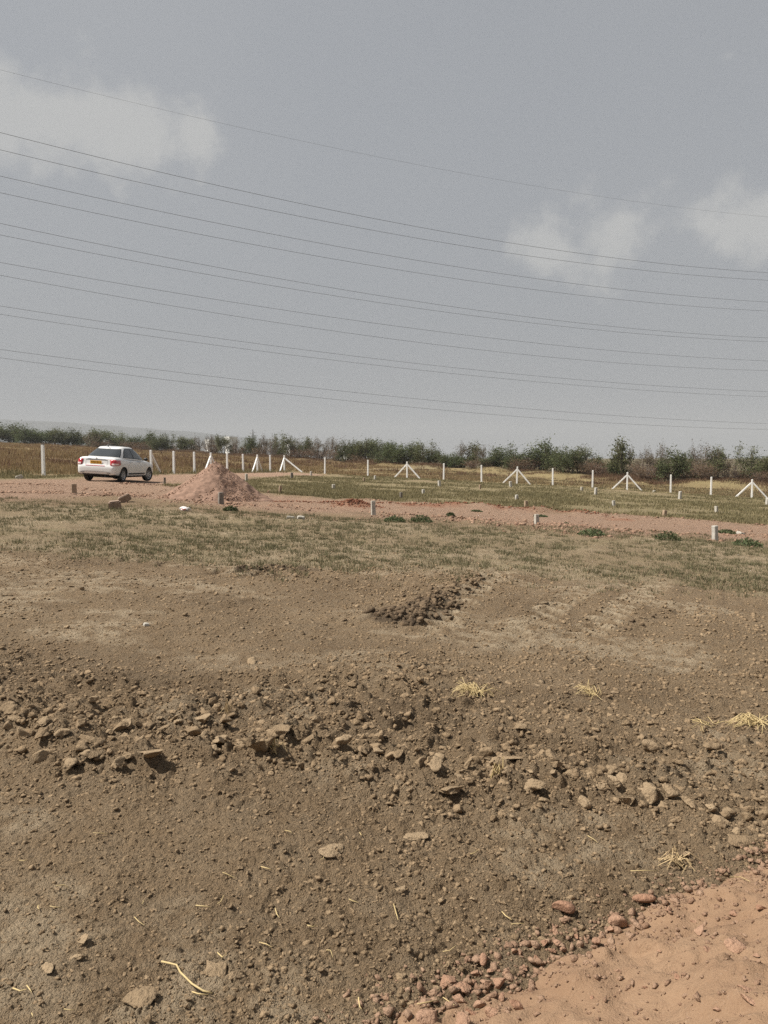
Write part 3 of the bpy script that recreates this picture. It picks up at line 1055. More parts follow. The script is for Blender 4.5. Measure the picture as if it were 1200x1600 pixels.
straw([(252, 1509), (276, 1516), (282, 1528), (300, 1545), (318, 1556), (332, 1558)], 'straw', 'long bent golden straw with a sharp kink lying on the bare soil', rad=.0045)
straw([(300, 1556), (310, 1562), (326, 1563)], 'straw', 'short straw touching the end of a long bent straw', rad=.003)
SHORT = [(348, 1368, 368, 1380), (145, 1307, 170, 1309), (445, 1304, 458, 1308), (408, 1361, 426, 1365), (78, 1425, 98, 1424), (430, 1425, 437, 1442), (306, 1425, 330, 1427),
         (340, 1418, 350, 1408), (88, 1391, 108, 1393), (20, 1550, 42, 1558), (42, 1546, 50, 1560), (480, 1455, 496, 1455), (784, 1432, 800, 1446), (798, 1452, 820, 1451),
         (692, 1493, 712, 1487), (652, 1578, 684, 1572), (692, 1565, 710, 1580), (615, 1418, 622, 1446), (918, 1313, 934, 1323), (562, 1305, 566, 1313), (985, 1366, 1030, 1366),
         (1140, 1376, 1172, 1384), (210, 1440, 226, 1452), (405, 1478, 425, 1488), (510, 1490, 520, 1502), (50, 1590, 52, 1600), (100, 1588, 118, 1586), (30, 1352, 44, 1349),
         (222, 1420, 224, 1412), (500, 1350, 507, 1341), (545, 1410, 560, 1416), (60, 1420, 62, 1428), (340, 1499, 354, 1502), (560, 1570, 566, 1588), (735, 1340, 748, 1336)]
for (x0, y0, x1, y1) in SHORT:
    mx, my = (x0 + x1) / 2 + random.uniform(-2, 2), (y0 + y1) / 2 + random.uniform(-2, 2)
    straw([(x0, y0), (mx, my), (x1, y1)], 'straw', 'short piece of pale straw lying on the bare soil', 'straws scattered over the soil', rad=random.uniform(.0018, .003))


def straw_tuft(px, py, wpx, n, label, mat='straw', hgt=.06):
    x, y, z = GS(px, py)
    w = px_size(wpx, x, y) / 2
    root = MB()
    for i in range(n):
        a = random.gauss(2.6, .7) if random.random() < .7 else random.uniform(0, 6.28)
        l = w * random.uniform(.5, 1.3)
        bx, by = random.gauss(0, w * .25), random.gauss(0, w * .25)
        zz = hz(x + bx, y + by) - z + .01
        p0 = (bx, by, zz)
        p1 = (bx + math.cos(a) * l * .5, by + math.sin(a) * l * .5, zz + random.uniform(.2, 1) * hgt)
        p2 = (bx + math.cos(a) * l, by + math.sin(a) * l, hz(x + bx + math.cos(a) * l, y + by + math.sin(a) * l) - z + random.uniform(.005, .03))
        root.tube([p0, p1, p2], [.0024, .0022, .0013], 4)
    o = root.build('straw_tuft', M[mat], None)
    o.location = (x, y, z)
    tag(o, label, 'straw')


straw_tuft(742, 1087, 60, 60, 'golden straw tuft lying alone in the rutted soil behind the windrow')
straw_tuft(928, 1088, 46, 28, 'thin spread of golden straw between two larger straw tufts')
straw_tuft(1182, 1134, 62, 60, 'large golden straw tuft on the soil behind the windrow, near its low end')
straw_tuft(1110, 1134, 60, 14, 'few long straws lying flat beside a large straw tuft', hgt=.02)
straw_tuft(1065, 1360, 56, 22, 'tangled dry weed root with thin twigs on the soil behind the red heap', 'straw_old', .05)
straw_tuft(430, 1180, 26, 14, 'small straw sprig caught among clods of the windrow')
straw_tuft(780, 1215, 22, 14, 'small straw sprig poking out between two big windrow slabs')
straw_tuft(360, 1120, 20, 10, 'tiny upright straw sprig behind the windrow', 'straw_old', .09)


# ------------------------------------------------------------------ grass and brush (uncountable, so one object each)
def blades(name, x, y, k, h, w, spread, mat, seed, label, cat, lean=.5, tint=None, z=None):
    """tufts at x,y with k blades each; h, w arrays for each tuft"""
    g = np.random.default_rng(seed)
    n = len(x)
    z = height(x, y) if z is None else z
    X, Y, Z = [np.repeat(a, k) for a in (x, y, z)]
    H, W, S = [np.repeat(np.broadcast_to(a, n), k) for a in (h, w, spread)]
    m = n * k
    ox, oy = g.normal(0, 1, m) * S, g.normal(0, 1, m) * S
    ang = g.uniform(0, 2 * np.pi, m)
    H = H * g.uniform(.45, 1.25, m)
    ln = g.uniform(.05, 1, m) * lean * H
    la = np.arctan2(oy, ox) + g.normal(0, .7, m)
    cx, sx = np.cos(ang) * W / 2, np.sin(ang) * W / 2
    v = np.empty((m, 3, 3))
    v[:, 0] = np.stack([X + ox - cx, Y + oy - sx, Z - .015], 1)
    v[:, 1] = np.stack([X + ox + cx, Y + oy + sx, Z - .015], 1)
    v[:, 2] = np.stack([X + ox + np.cos(la) * ln, Y + oy + np.sin(la) * ln, Z + H], 1)
    me = np_mesh(name, v.reshape(-1, 3), np.arange(m * 3).reshape(-1, 3))
    t = (np.repeat(g.random(n), k) * .6 + g.random(m) * .4) if tint is None else np.clip(np.repeat(tint, k) + g.normal(0, .12, m), 0, 1)
    float_attr(me, 'tint', np.repeat(t, 3))
    o = link(name, me, M[mat])
    tag(o, label, cat, kind='stuff')
    return o


def build_grass():
    g = np.random.default_rng(31)
    # sparse green grass in front of the road
    n = 19000
    y = g.uniform(9.4, 20.0, n); x = g.uniform(-.68, .68, n) * y
    d = fbm(x * .5, y * .5, 3, 103) * .5 + fbm(x * 1.7, y * 1.7, 2, 130) * .5
    dr, _ = poly_dist(x, y, ROAD)
    p = sstep(-.75, .55, d) * sstep(9.5, 11.8, y + .8 * fbm(x * .4, y * .4, 2, 131)) * sstep(2.6, 4.6, dr)
    k = g.random(n) < p
    x, y, d = x[k], y[k], d[k]
    big = g.random(len(x)) < .35
    tint = np.clip(.34 - .25 * d + g.normal(0, .2, len(x)), 0, 1)
    for m, kk, h0, h1, sp in ((big, 16, .035, .085, .05), (~big, 8, .02, .05, .03)):
        blades('grass', x[m], y[m], kk, g.uniform(h0, h1, m.sum()), .014, sp, 'grass', 32 + kk, 'sparse grey-green grass in %s on pale soil before the red road' % ('clumped tufts' if kk > 10 else 'tiny sprouts'), 'grass', lean=.8, tint=tint[m])
    # grassy plot between road and fence
    n = 60000
    a = g.uniform(-R(37), R(37), n); r = np.exp(g.uniform(math.log(25), math.log(80), n))
    x, y = r * np.sin(a), r * np.cos(a)
    _, sf = poly_dist(x, y, FENCE)
    dr, _ = poly_dist(x, y, ROAD); d2, _ = poly_dist(x, y, ROAD2)
    db, _ = poly_dist(x, y, BACKLINE)
    d = fbm(x * .35, y * .35, 4, 133)
    k = (sf > .4) & (y > 26) & (dr > 3.6) & (d2 > 3.0) & ((db > .6) | (g.random(n) < .2)) & (g.random(n) < sstep(-.9, .3, d)) & (np.hypot(x - MOUND_P[0], y - MOUND_P[1]) > 2.2)
    x, y, d, r = x[k], y[k], d[k], r[k]
    tint = np.clip(.42 - .25 * d + g.normal(0, .15, len(x)), 0, 1)
    blades('grass', x, y, 7, g.uniform(.05, .13, len(x)), .02 + .0005 * r, .12, 'plotgrass', 34, 'low dull green grass over the plot between red road and white fence', 'grass', lean=.7, tint=tint)
    # dry field beyond the fence
    n = 70000
    a = g.uniform(-R(38), R(38), n); r = np.exp(g.uniform(math.log(34), math.log(300), n))
    x, y = r * np.sin(a), r * np.cos(a)
    df, sf = poly_dist(x, y, FENCE)
    dt, st = poly_dist(x, y, TREELINE)
    d = fbm(x * .11, y * .11, 4, 136)
    k = (sf < -.2) & (st > -3) & (g.random(n) < sstep(-1.0, .2, d))
    x, y, d, r = x[k], y[k], d[k], r[k]
    left = sstep(5, -25, x)
    h = g.uniform(.12, .26, len(x)) + left * g.uniform(.05, .40, len(x)) * sstep(-.1, .5, d)
    tint = np.clip(.45 + .25 * d + g.normal(0, .2, len(x)), 0, 1)
    rt = g.random(len(x)) < .75 * sstep(-12, 25, x)
    blades('grass', x[rt], y[rt], 7, h[rt] * .8, (.03 + .0006 * r)[rt], .2, 'plotgrass', 38, 'olive short grass beyond the back fence up to the trees', 'grass', lean=.6, tint=np.clip(.4 + .25 * d[rt] + g.normal(0, .2, rt.sum()), 0, 1))
    x, y, d, r, h, tint = [q[~rt] for q in (x, y, d, r, h, tint)]
    blades('dry_grass', x, y, 7, h, .03 + .0006 * r, .2, 'drygrass', 37, 'straw-coloured dry grass field stretching beyond the white fence', 'dry grass', lean=.6, tint=tint)
    # rusty brown clumps in the dry field
    n = 9000
    a = g.uniform(-R(36), R(36), n); r = np.exp(g.uniform(math.log(38), math.log(200), n))
    x, y = r * np.sin(a), r * np.cos(a)
    _, sf = poly_dist(x, y, FENCE); _, st = poly_dist(x, y, TREELINE)
    k = (sf < -1.5) & (st > 2) & (fbm(x * .16, y * .16, 3, 160) > .28 + .5 * sstep(-5, 20, x))
    x, y, r = x[k], y[k], r[k]
    blades('dry_weeds', x, y, 12, g.uniform(.3, .65, k.sum()), .035 + .0005 * r, .25, 'brush', 43, 'rusty brown dry weeds in clumps standing in the straw-coloured field', 'dry weeds', lean=.6)
    # green strip at the foot of the left fence
    n = 2600
    t = g.uniform(-.6, 1, n)
    x = FENCE_A[0] + (FENCE_C[0] - FENCE_A[0]) * t + g.normal(0, .7, n) - .5; y = FENCE_A[1] + (FENCE_C[1] - FENCE_A[1]) * t + g.normal(0, .7, n)
    d = fbm(x * .5, y * .5, 3, 139)
    k = d > -.25
    blades('grass', x[k], y[k], 7, g.uniform(.10, .30, k.sum()), .04, .14, 'plotgrass', 40, 'greener grass strip at the foot of the white posts along the track', 'grass', lean=.5, tint=np.clip(.15 + g.normal(0, .12, k.sum()), 0, 1))
    # brown brush on the bank under the trees
    n = 18000
    t = g.uniform(0, len(TREELINE) - 1.001, n); i = t.astype(int); f = t - i
    TL = np.array(TREELINE)
    x = TL[i, 0] + (TL[i + 1, 0] - TL[i, 0]) * f; y = TL[i, 1] + (TL[i + 1, 1] - TL[i, 1]) * f
    x = x + g.normal(0, 1.5, n); y = y + g.normal(-2.2, 3.2, n)
    d = fbm(x * .12, y * .12, 3, 141)
    k = d > -.5
    h = (g.uniform(.25, .75, n) * (.6 + .7 * sstep(-.3, .6, d)))[k]
    blades('dry_brush', x[k], y[k], 6, h, .06, .3, 'brush', 42, 'reddish brown dry brush on the bank under the row of trees', 'dry brush', lean=.7, tint=np.clip(.4 + .3 * d[k] + g.normal(0, .2, k.sum()), 0, 1))


build_grass()


def build_gravel():
    g = np.random.default_rng(44)
    n = 15000
    t = g.uniform(0, len(ROAD) - 1.001, n); i = t.astype(int); f = t - i
    RD = np.array(ROAD)
    x = RD[i, 0] + (RD[i + 1, 0] - RD[i, 0]) * f; y = RD[i, 1] + (RD[i + 1, 1] - RD[i, 1]) * f
    off = g.normal(-3.1, 1.0, n)
    far = g.random(n) < .14
    off = np.where(far, g.normal(3.6, .6, n), off)
    mid = g.random(n) < .12
    off = np.where(mid, g.uniform(-3, 3, n), off)
    y = y + off + .8 * fbm(x * .3, y * .3, 2, 45)
    k = (np.abs(x) < .68 * y) & (g.random(n) < sstep(-.6, .5, fbm(x * .6, y * .8, 3, 46)))
    x, y, mid = x[k], y[k], mid[k]
    s = np.minimum(.04 * g.random(len(x)) ** -.45, np.where(mid, .07, .15))
    pos = np.stack([x, y, height(x, y) - s * .05], 1)
    o = scatter('road_gravel', I0[0], I0[1], pos, s, M['redgrit'], 47, cuts=7)
    tag(o, 'broken reddish gravel and clods spilled along the sides of the road', 'gravel', kind='stuff')


build_gravel()


def build_red_lumps():
    P, S = [], []
    for i in range(900):
        st = STREAKS[0] if i % 3 else STREAKS[1]
        t = random.random() * (len(st) - 1); k = int(t); f = t - k
        a, b = st[k], st[k + 1]
        if i < 380:
            x, y = REDHUMP[0] + random.gauss(0, .42), REDHUMP[1] + random.gauss(0, .32)
        else:
            x, y = a[0] + (b[0] - a[0]) * f + random.gauss(0, .1), a[1] + (b[1] - a[1]) * f + random.gauss(0, .16)
        P.append((x, y)); S.append(random.uniform(.03, .10))
    P = np.array(P); S = np.array(S)
    o = scatter('red_earth_lumps', I0[0], I0[1], np.stack([P[:, 0], P[:, 1], height(P[:, 0], P[:, 1])], 1), S, M['red_earth'], 91)
    tag(o, 'loose dark red earth lumps in a low ridge and hump along the road', 'red earth', kind='stuff')


M['red_earth'] = clod_material('red_earth', (.16, .068, .042), (.27, .128, .08), (.12, .052, .032))
build_red_lumps()


# ------------------------------------------------------------------ gravel mound by the road
def build_mound():
    cx, cy = MOUND_P
    root = empty('gravel_mound', (cx, cy, smooth_h(cx, cy)))
    na, nr = 150, 80
    a = np.linspace(0, 2 * np.pi, na, endpoint=False); q = np.linspace(0, 1.12, nr)
    A, Q = np.meshgrid(a, q)
    RX, H = 1.72, 1.30
    d = Q * RX * (1 + .05 * np.sin(3 * A + 1) + .06 * vn(A * 3, A * 0, 3))
    x, y = (d * np.cos(A)).ravel(), (d * np.sin(A)).ravel()
    t = np.clip(1 - Q.ravel(), -.2, 1)
    h = H * (np.sqrt(np.maximum(t, 0) ** 2 + 0) ** 1.22) * 1.0
    h = np.where(t < 0, t * .5, h) - .05 * np.exp(-(Q.ravel() / .07) ** 2)
    h = h + .05 * fbm(x * 3, y * 3, 3, 6) * sstep(-.1, .15, t) + .03 * crumbs(x / .16, y / .16, 8) * (t > .02)
    idx = np.arange(na * nr).reshape(nr, na); nx = np.roll(idx, -1, 1)
    f = np.stack([idx[:-1].ravel(), idx[1:].ravel(), nx[1:].ravel(), nx[:-1].ravel()], 1)
    link('mound_body', np_mesh('mound_body', np.stack([x, y, h - SLOPE * x * 1.0], 1), f), M['mound'], root, smooth=True)
    g = np.random.default_rng(9)
    n = 1900
    q = np.sqrt(g.uniform(0, 1.15, n)); t = g.uniform(0, 2 * np.pi, n)
    x, y = q * RX * np.cos(t), q * RX * np.sin(t)
    hh = H * np.maximum(1 - q, 0) ** 1.22 + .01
    s = np.minimum(.03 * g.random(n) ** -.45, .05 + .07 * sstep(.6, 1, q))
    o = scatter('mound_gravel', I0[0], I0[1], np.stack([x, y, hh - SLOPE * x], 1), s, M['redgrit'], 10, parent=root, cuts=7)
    o['kind'] = 'stuff'
    tag(root, 'steep cone of reddish gravel dumped on the red road', 'gravel mound')


M['mound'] = simple('mound_murrum', (.235, .152, .113), .95, .3, 7, bumpd=.03, spec=.1)
build_mound()


# ------------------------------------------------------------------ fence posts
def col_hit(px, P, Q):
    """plan point on line P-Q seen in photo column px"""
    u = (px - 600) / 1200.0 / math.cos(PITCH) * 1.0
    # x = u*y (depth nearly equals y)
    dx, dy = Q[0] - P[0], Q[1] - P[1]
    t = (u * P[1] - P[0]) / (dx - u * dy)
    return P[0] + dx * t, P[1] + dy * t


def post_mesh(h, w=.135):
    mb = MB()
    mb.box((0, 0, h / 2 - .15), (w, w, h + .3), taper=.86)
    me = mb.mesh('post')
    bm = bmesh.new(); bm.from_mesh(me)
    bmesh.ops.bevel(bm, geom=bm.edges[:], offset=.012, segments=1, affect='EDGES')
    bm.to_mesh(me); bm.free()
    me.materials.append(M['white_paint'])
    return me


POST_ME = post_mesh(1.42)


def strut(root, top, foot, w=.11):
    a, b = Vector(top), Vector(foot)
    d = (b - a)
    mb = MB()
    rot = d.to_track_quat('Z', 'Y').to_matrix()
    mb.box(((a + b) / 2), (w, w, d.length + .12), M=rot)
    me = mb.mesh('strut')
    bm = bmesh.new(); bm.from_mesh(me)
    bmesh.ops.bevel(bm, geom=bm.edges[:], offset=.01, segments=1, affect='EDGES')
    bm.to_mesh(me); bm.free()
    return link('strut', me, M['white_paint'], root)


LEFT_POSTS = [(70, 0), (238, 'single'), (273, 0), (305, 0), (331, 'brace'), (356, 0), (381, 0), (403, 'brace'), (423, 0)]
RIGHT_POSTS = [(508, 0), (575, 0), (636, 'brace'), (693, 0), (752, 0), (807, 'brace'), (863, 0), (925, 0), (979, 'brace'), (1047, 0), (1110, 0), (1174, 'brace'), (1240, 0)]
ORD = ['first', 'second', 'third', 'fourth', 'fifth', 'sixth', 'seventh', 'eighth', 'ninth', 'tenth']
ldir = Vector((FENCE_C[0] - FENCE_A[0], FENCE_C[1] - FENCE_A[1])).normalized()
rdir = Vector((FENCE_B[0] - FENCE_C[0], FENCE_B[1] - FENCE_C[1])).normalized()


def put_post(px, kind, line, label, d2, side_scale=(1.15, 1.15)):
    x, y = col_hit(px, *line)
    z = hz(x, y)
    root = empty('fence_post', (x, y, z))
    root.rotation_euler = (random.gauss(0, .012), random.gauss(0, .012), math.atan2(d2.y, d2.x))
    p = link('post', POST_ME, None, root)
    if kind:
        dirs = {'brace': (-1, 1), 'single': (1,), 'corner': (-1, 1)}[kind]
        for s in dirs:
            k = side_scale[0] if s < 0 else side_scale[1]
            wx, wy = x + d2.x * s * k, y + d2.y * s * k
            if kind == 'corner' and s < 0:
                wx, wy = x - ldir.x * k, y - ldir.y * k
            dz = hz(wx, wy) - z
            loc = Matrix.Rotation(-math.atan2(d2.y, d2.x), 3, 'Z') @ Vector((wx - x, wy - y, 0))
            n = Vector((loc.x, loc.y, 0)).normalized() * .09
            strut(root, (n.x, n.y, 1.12), (loc.x, loc.y, dz - .03))
    tag(root, label, 'fence post', 'white concrete fence posts')
    return root


o = put_post(70, 0, (FENCE_A, FENCE_C), 'plain white fence post with a dark cap, standing in dry grass behind the white car', ldir)
MB().box((0, 0, 1.445), (.12, .12, .05)).build('cap', M['marker_dark'], o)
lab = {238: 'white fence post with a single strut, just past the bonnet of the white car', 331: 'braced white post whose struts stand behind the gravel mound',
       403: 'braced white post next to last before the fence corner along the track'}
c = 0
for px, kind in LEFT_POSTS[1:]:
    if px not in lab:
        lab[px] = 'plain white post, %s plain one along the track counting from the white car' % ORD[c]; c += 1
    put_post(px, kind, (FENCE_A, FENCE_C), lab[px], ldir)
put_post(445, 'corner', (FENCE_A, FENCE_C), 'white corner post with one short and one long strut where the fence turns', rdir, (1.2, 1.75))
cb = cp_ = 0
for px, kind in RIGHT_POSTS:
    if kind:
        l = 'braced white post with two struts, %s braced one after the corner along the back fence' % ORD[cb]; cb += 1
    else:
        l = 'plain white post, %s plain one after the corner along the back fence' % ORD[cp_]; cp_ += 1
    put_post(px, kind, (FENCE_C, FENCE_B), l, rdir)
put_post(-140, 0, (FENCE_A, FENCE_C), 'plain white post along the track, out in the dry grass away from the car', ldir)


# ------------------------------------------------------------------ plot marker stones
def stone_marker(px, ytop, ybot, wpx, mat, label, group, name='marker_stone', lean=.04):
    x, y = G(px, ybot)
    z = hz(x, y)
    dist = y
    h = (ybot - ytop) / 1200 * dist
    w = max(wpx / 1200 * dist, .09)
    mb = MB().box((0, 0, h / 2 - .1), (w, w * .9, h + .2), taper=.93)
    me = mb.mesh(name)
    bm = bmesh.new(); bm.from_mesh(me)
    bmesh.ops.bevel(bm, geom=bm.edges[:], offset=w * .08, segments=1, affect='EDGES')
    bmesh.ops.subdivide_edges(bm, edges=bm.edges[:], cuts=2, use_grid_fill=True)
    for v in bm.verts:
        n = vn(np.array([v.co.x * 14 + px]), np.array([v.co.z * 9 + v.co.y * 14]), int(px))[0]
        v.co += v.normal * n * w * .05
    bm.to_mesh(me); bm.free()
    o = link(name, me, M[mat])
    o.location = (x, y, z)
    o.rotation_euler = (random.gauss(0, lean), random.gauss(0, lean), random.uniform(.25, .6))
    tag(o, label, 'marker stone', group)


stone_marker(116, 755, 769.5, 8, 'marker_tan', 'squat tan marker stone on the red track in front of the car', None)
stone_marker(345, 772, 790, 8, 'marker_dark', 'dark grey marker stone at the foot of the gravel mound', None)
stone_marker(583.5, 784, 806, 7, 'marker', 'tall pale grey marker stone beside the small dark red earth hump', None)
stone_marker(838.5, 803, 820, 7, 'marker', 'rough pale marker stone on the near edge of the red road, next to green weeds', None)
stone_marker(1117, 822, 845, 8, 'marker_white', 'tall chalky marker stone at the near edge of the red road between green weed patches', None)
stone_marker(1038, 797, 808, 6, 'marker_tan', 'tan and white marker stone on the far edge of the red road', None)
stone_marker(257.5, 748, 759.5, 3.2, 'marker_dark', 'thin dark wooden-looking peg on the track beside the car front', None)
stone_marker(437.5, 762, 773.5, 4, 'marker_tan', 'thin brown peg in the grassy plot near the gravel mound', None)
stone_marker(385, 738.5, 750.5, 4, 'marker', 'slim pale marker stone just behind the gravel mound', None)
stone_marker(456, 737, 746.5, 4, 'marker_dark', 'dark-footed marker stone under the long strut of the corner post', None)
stone_marker(1198.5, 779, 790, 5, 'marker_white', 'white marker stone under the last strut of the fourth braced post', None)
for (px, a, b, w, m) in [(486, 735, 741.5, 3, 'marker_white'), (521, 756, 764, 4.5, 'marker'), (569, 745, 752, 3, 'marker_tan'), (586, 742, 748.5, 3, 'marker_white'), (661.5, 764.5, 772, 4, 'marker_white'),
                         (686.5, 750.5, 759, 4, 'marker_white'), (627, 770, 779.5, 4, 'marker_dark'), (798, 753.5, 761.5, 4, 'marker_white'), (807, 773, 781, 4.5, 'marker_white'), (822, 782, 794.5, 5, 'marker_tan'),
                         (909, 762.5, 768.5, 3.5, 'marker'), (930.5, 763, 774, 4, 'marker_white'), (959, 782.5, 791.5, 4.5, 'marker_white'), (1022, 768, 772, 4, 'marker'), (1062, 769, 781, 4.5, 'marker_white'), (1119, 790.5, 800, 5, 'marker'),
                         (750, 757, 764, 3, 'marker_tan')]:
    stone_marker(px, a, b, w, m, 'short pale marker stone standing in the grassy plot beyond the red road', 'marker stones in the grassy plot')


def block(px, ybot, dims, rot, mat, name, label, cat, sink=.0):
    x, y = G(px, ybot)
    mb = MB().box((0, 0, dims[2] / 2), dims, taper=.95)
    me = mb.mesh(name)
    bm = bmesh.new(); bm.from_mesh(me)
    bmesh.ops.bevel(bm, geom=bm.edges[:], offset=min(dims) * .12, segments=2, affect='EDGES')
    bmesh.ops.subdivide_edges(bm, edges=bm.edges[:], cuts=2, use_grid_fill=True)
    for v in bm.verts:
        v.co += v.normal * .018 * vn(np.array([v.co.x * 9 + px]), np.array([v.co.z * 9 + v.co.y * 7]), 5)[0]
    bm.to_mesh(me); bm.free()
    o = link(name, me, M[mat])
    o.rotation_euler = rot
    o.location = (x, y, hz(x, y) - sink)
    tag(o, label, cat)


M['block'] = simple('brown_stone_block', (.235, .165, .12), .9, .25, 7, bumpd=.015)
block(180, 797, (.30, .24, .23), (.1, -.1, .35), 'block', 'stone_block', 'squarish brown stone block in front of another tilted block on the road shoulder', 'stone block', .03)
block(197, 787, (.32, .16, .18), (.15, -.45, .4), 'block', 'stone_block', 'tilted wedge of brown stone lying behind a squarish block', 'stone block', -.02)
block(31, 748, (.28, .2, .16), (.1, -.35, .3), 'marker', 'stone_block', 'small pale tilted stone lying by the grass at the edge of the track', 'stone block', .02)
block(455, 813, (.22, .14, .07), (0, .1, .1), 'marker', 'stone_block', 'flat grey stone lying at the near edge of the road clods', 'stone block', .02)
block(469, 814, (.18, .12, .07), (.1, .1, .6), 'marker', 'stone_block', 'small flat pale stone beside a flat grey stone at the road edge', 'stone block', .01)
block(1157, 835.5, (.2, .14, .07), (.2, .2, .6), 'marker', 'stone_block', 'small pale chip lying among green weeds by the chalky marker stone', 'stone block', .01)
block(228, 977.5, (.03, .026, .018), (.2, .2, .6), 'marker', 'pebble', 'small lone white pebble on the bare soil', 'pebble', .0)

# plastic bag with red print
def build_bag():
    x, y = G(289, 800)
    z = hz(x, y)
    root = empty('plastic_bag', (x, y, z))
    v, f = I3
    v = v * np.array([.15, .08, .045]); v = v * (1 + .5 * fbm(v[:, 0] * 18, v[:, 1] * 18 + v[:, 2] * 26, 3, 2))[:, None]
    me = np_mesh('bag', v + np.array([0, 0, .045]), f)
    link('bag', me, simple('white_plastic', (.75, .71, .68), .4), root, smooth=True)
    pts = [((-.05 + .1 * t), -.105 - .0 * t, .045 + .012 * math.sin(t * 9)) for t in np.linspace(0, 1, 6)]
    MB().tube(pts, .013, 5).build('red_print', simple('red_ink', (.6, .05, .04), .5), root)
    tag(root, 'crumpled white plastic bag with a red mark lying by the gravel mound', 'plastic bag')


build_bag()


# ------------------------------------------------------------------ weed clumps
def weed(px, py, wpx, hgt, label, n=160):
    x, y = G(px, py)
    z = hz(x, y)
    w = wpx / 1200 * y / 2
    g = np.random.default_rng(int(px))
    V, F, T = [], [], []
    root = empty('weed_clump', (x, y, z))
    st = MB()
    for i in range(14):
        a = g.uniform(0, 6.28); q = w * math.sqrt(g.random()) * .7
        st.tube([(q * math.cos(a), q * math.sin(a) * .7, -.03 - SLOPE * q * math.cos(a)), (q * 1.3 * math.cos(a), q * math.sin(a), hgt * g.uniform(.5, .9))], [.006, .003], 3)
    st.build('stem', M['weed_stem'], root)
    for i in range(n * 2):
        a = g.uniform(0, 6.28); q = w * math.sqrt(g.random())
        bx, by = q * math.cos(a), q * math.sin(a) * .8
        hh = hgt * (1 - (q / w) ** 2 * .7) * g.uniform(.15, 1.0)
        c = Vector((bx, by, hh - SLOPE * bx))
        d1 = Vector(g.normal(size=3)).normalized() * g.uniform(.025, .055); d2 = Vector(g.normal(size=3)).normalized() * .018
        b = len(V)
        V += [c - d1, c + d2, c + d1, c - d2]; F.append((b, b + 1, b + 2, b + 3)); T += [g.random()] * 4
    me = np_mesh('leaves', np.array([tuple(q) for q in V]), np.array(F)); float_attr(me, 'tint', T)
    link('leaves', me, M['weed'], root)
    tag(root, label, 'weeds')


M['weed_stem'] = simple('weed_stem', (.10, .12, .05), .8)
weed(360, 799, 24, .14, 'small green weed clump right beside the dark grey marker stone')
weed(617, 817, 34, .17, 'low green weed clump near the tall pale grey marker stone, first of two')
weed(658, 817, 34, .19, 'bushy green weed clump near the road, second of two side by side')
weed(704, 811, 14, .12, 'tiny weed sprig beside two bushy green clumps')
weed(925, 836, 44, .2, 'wide green weed patch between the rough pale marker stone and the road')
weed(885, 820, 20, .08, 'thin green weed patch on the road edge beside the rough pale marker stone')
weed(1042, 845, 44, .22, 'dense green weed patch in front of the tan and white marker stone')
weed(1136, 834, 28, .12, 'green weed patch on the road just past the chalky marker stone')
weed(1168, 853, 46, .2, 'ragged weed patch in the near grass past the chalky marker stone')
weed(745, 800, 18, .06, 'flat little weed mat growing in the middle of the red road')
weed(845, 809, 22, .06, 'flat little weed mat on the road beyond the rough pale marker stone')


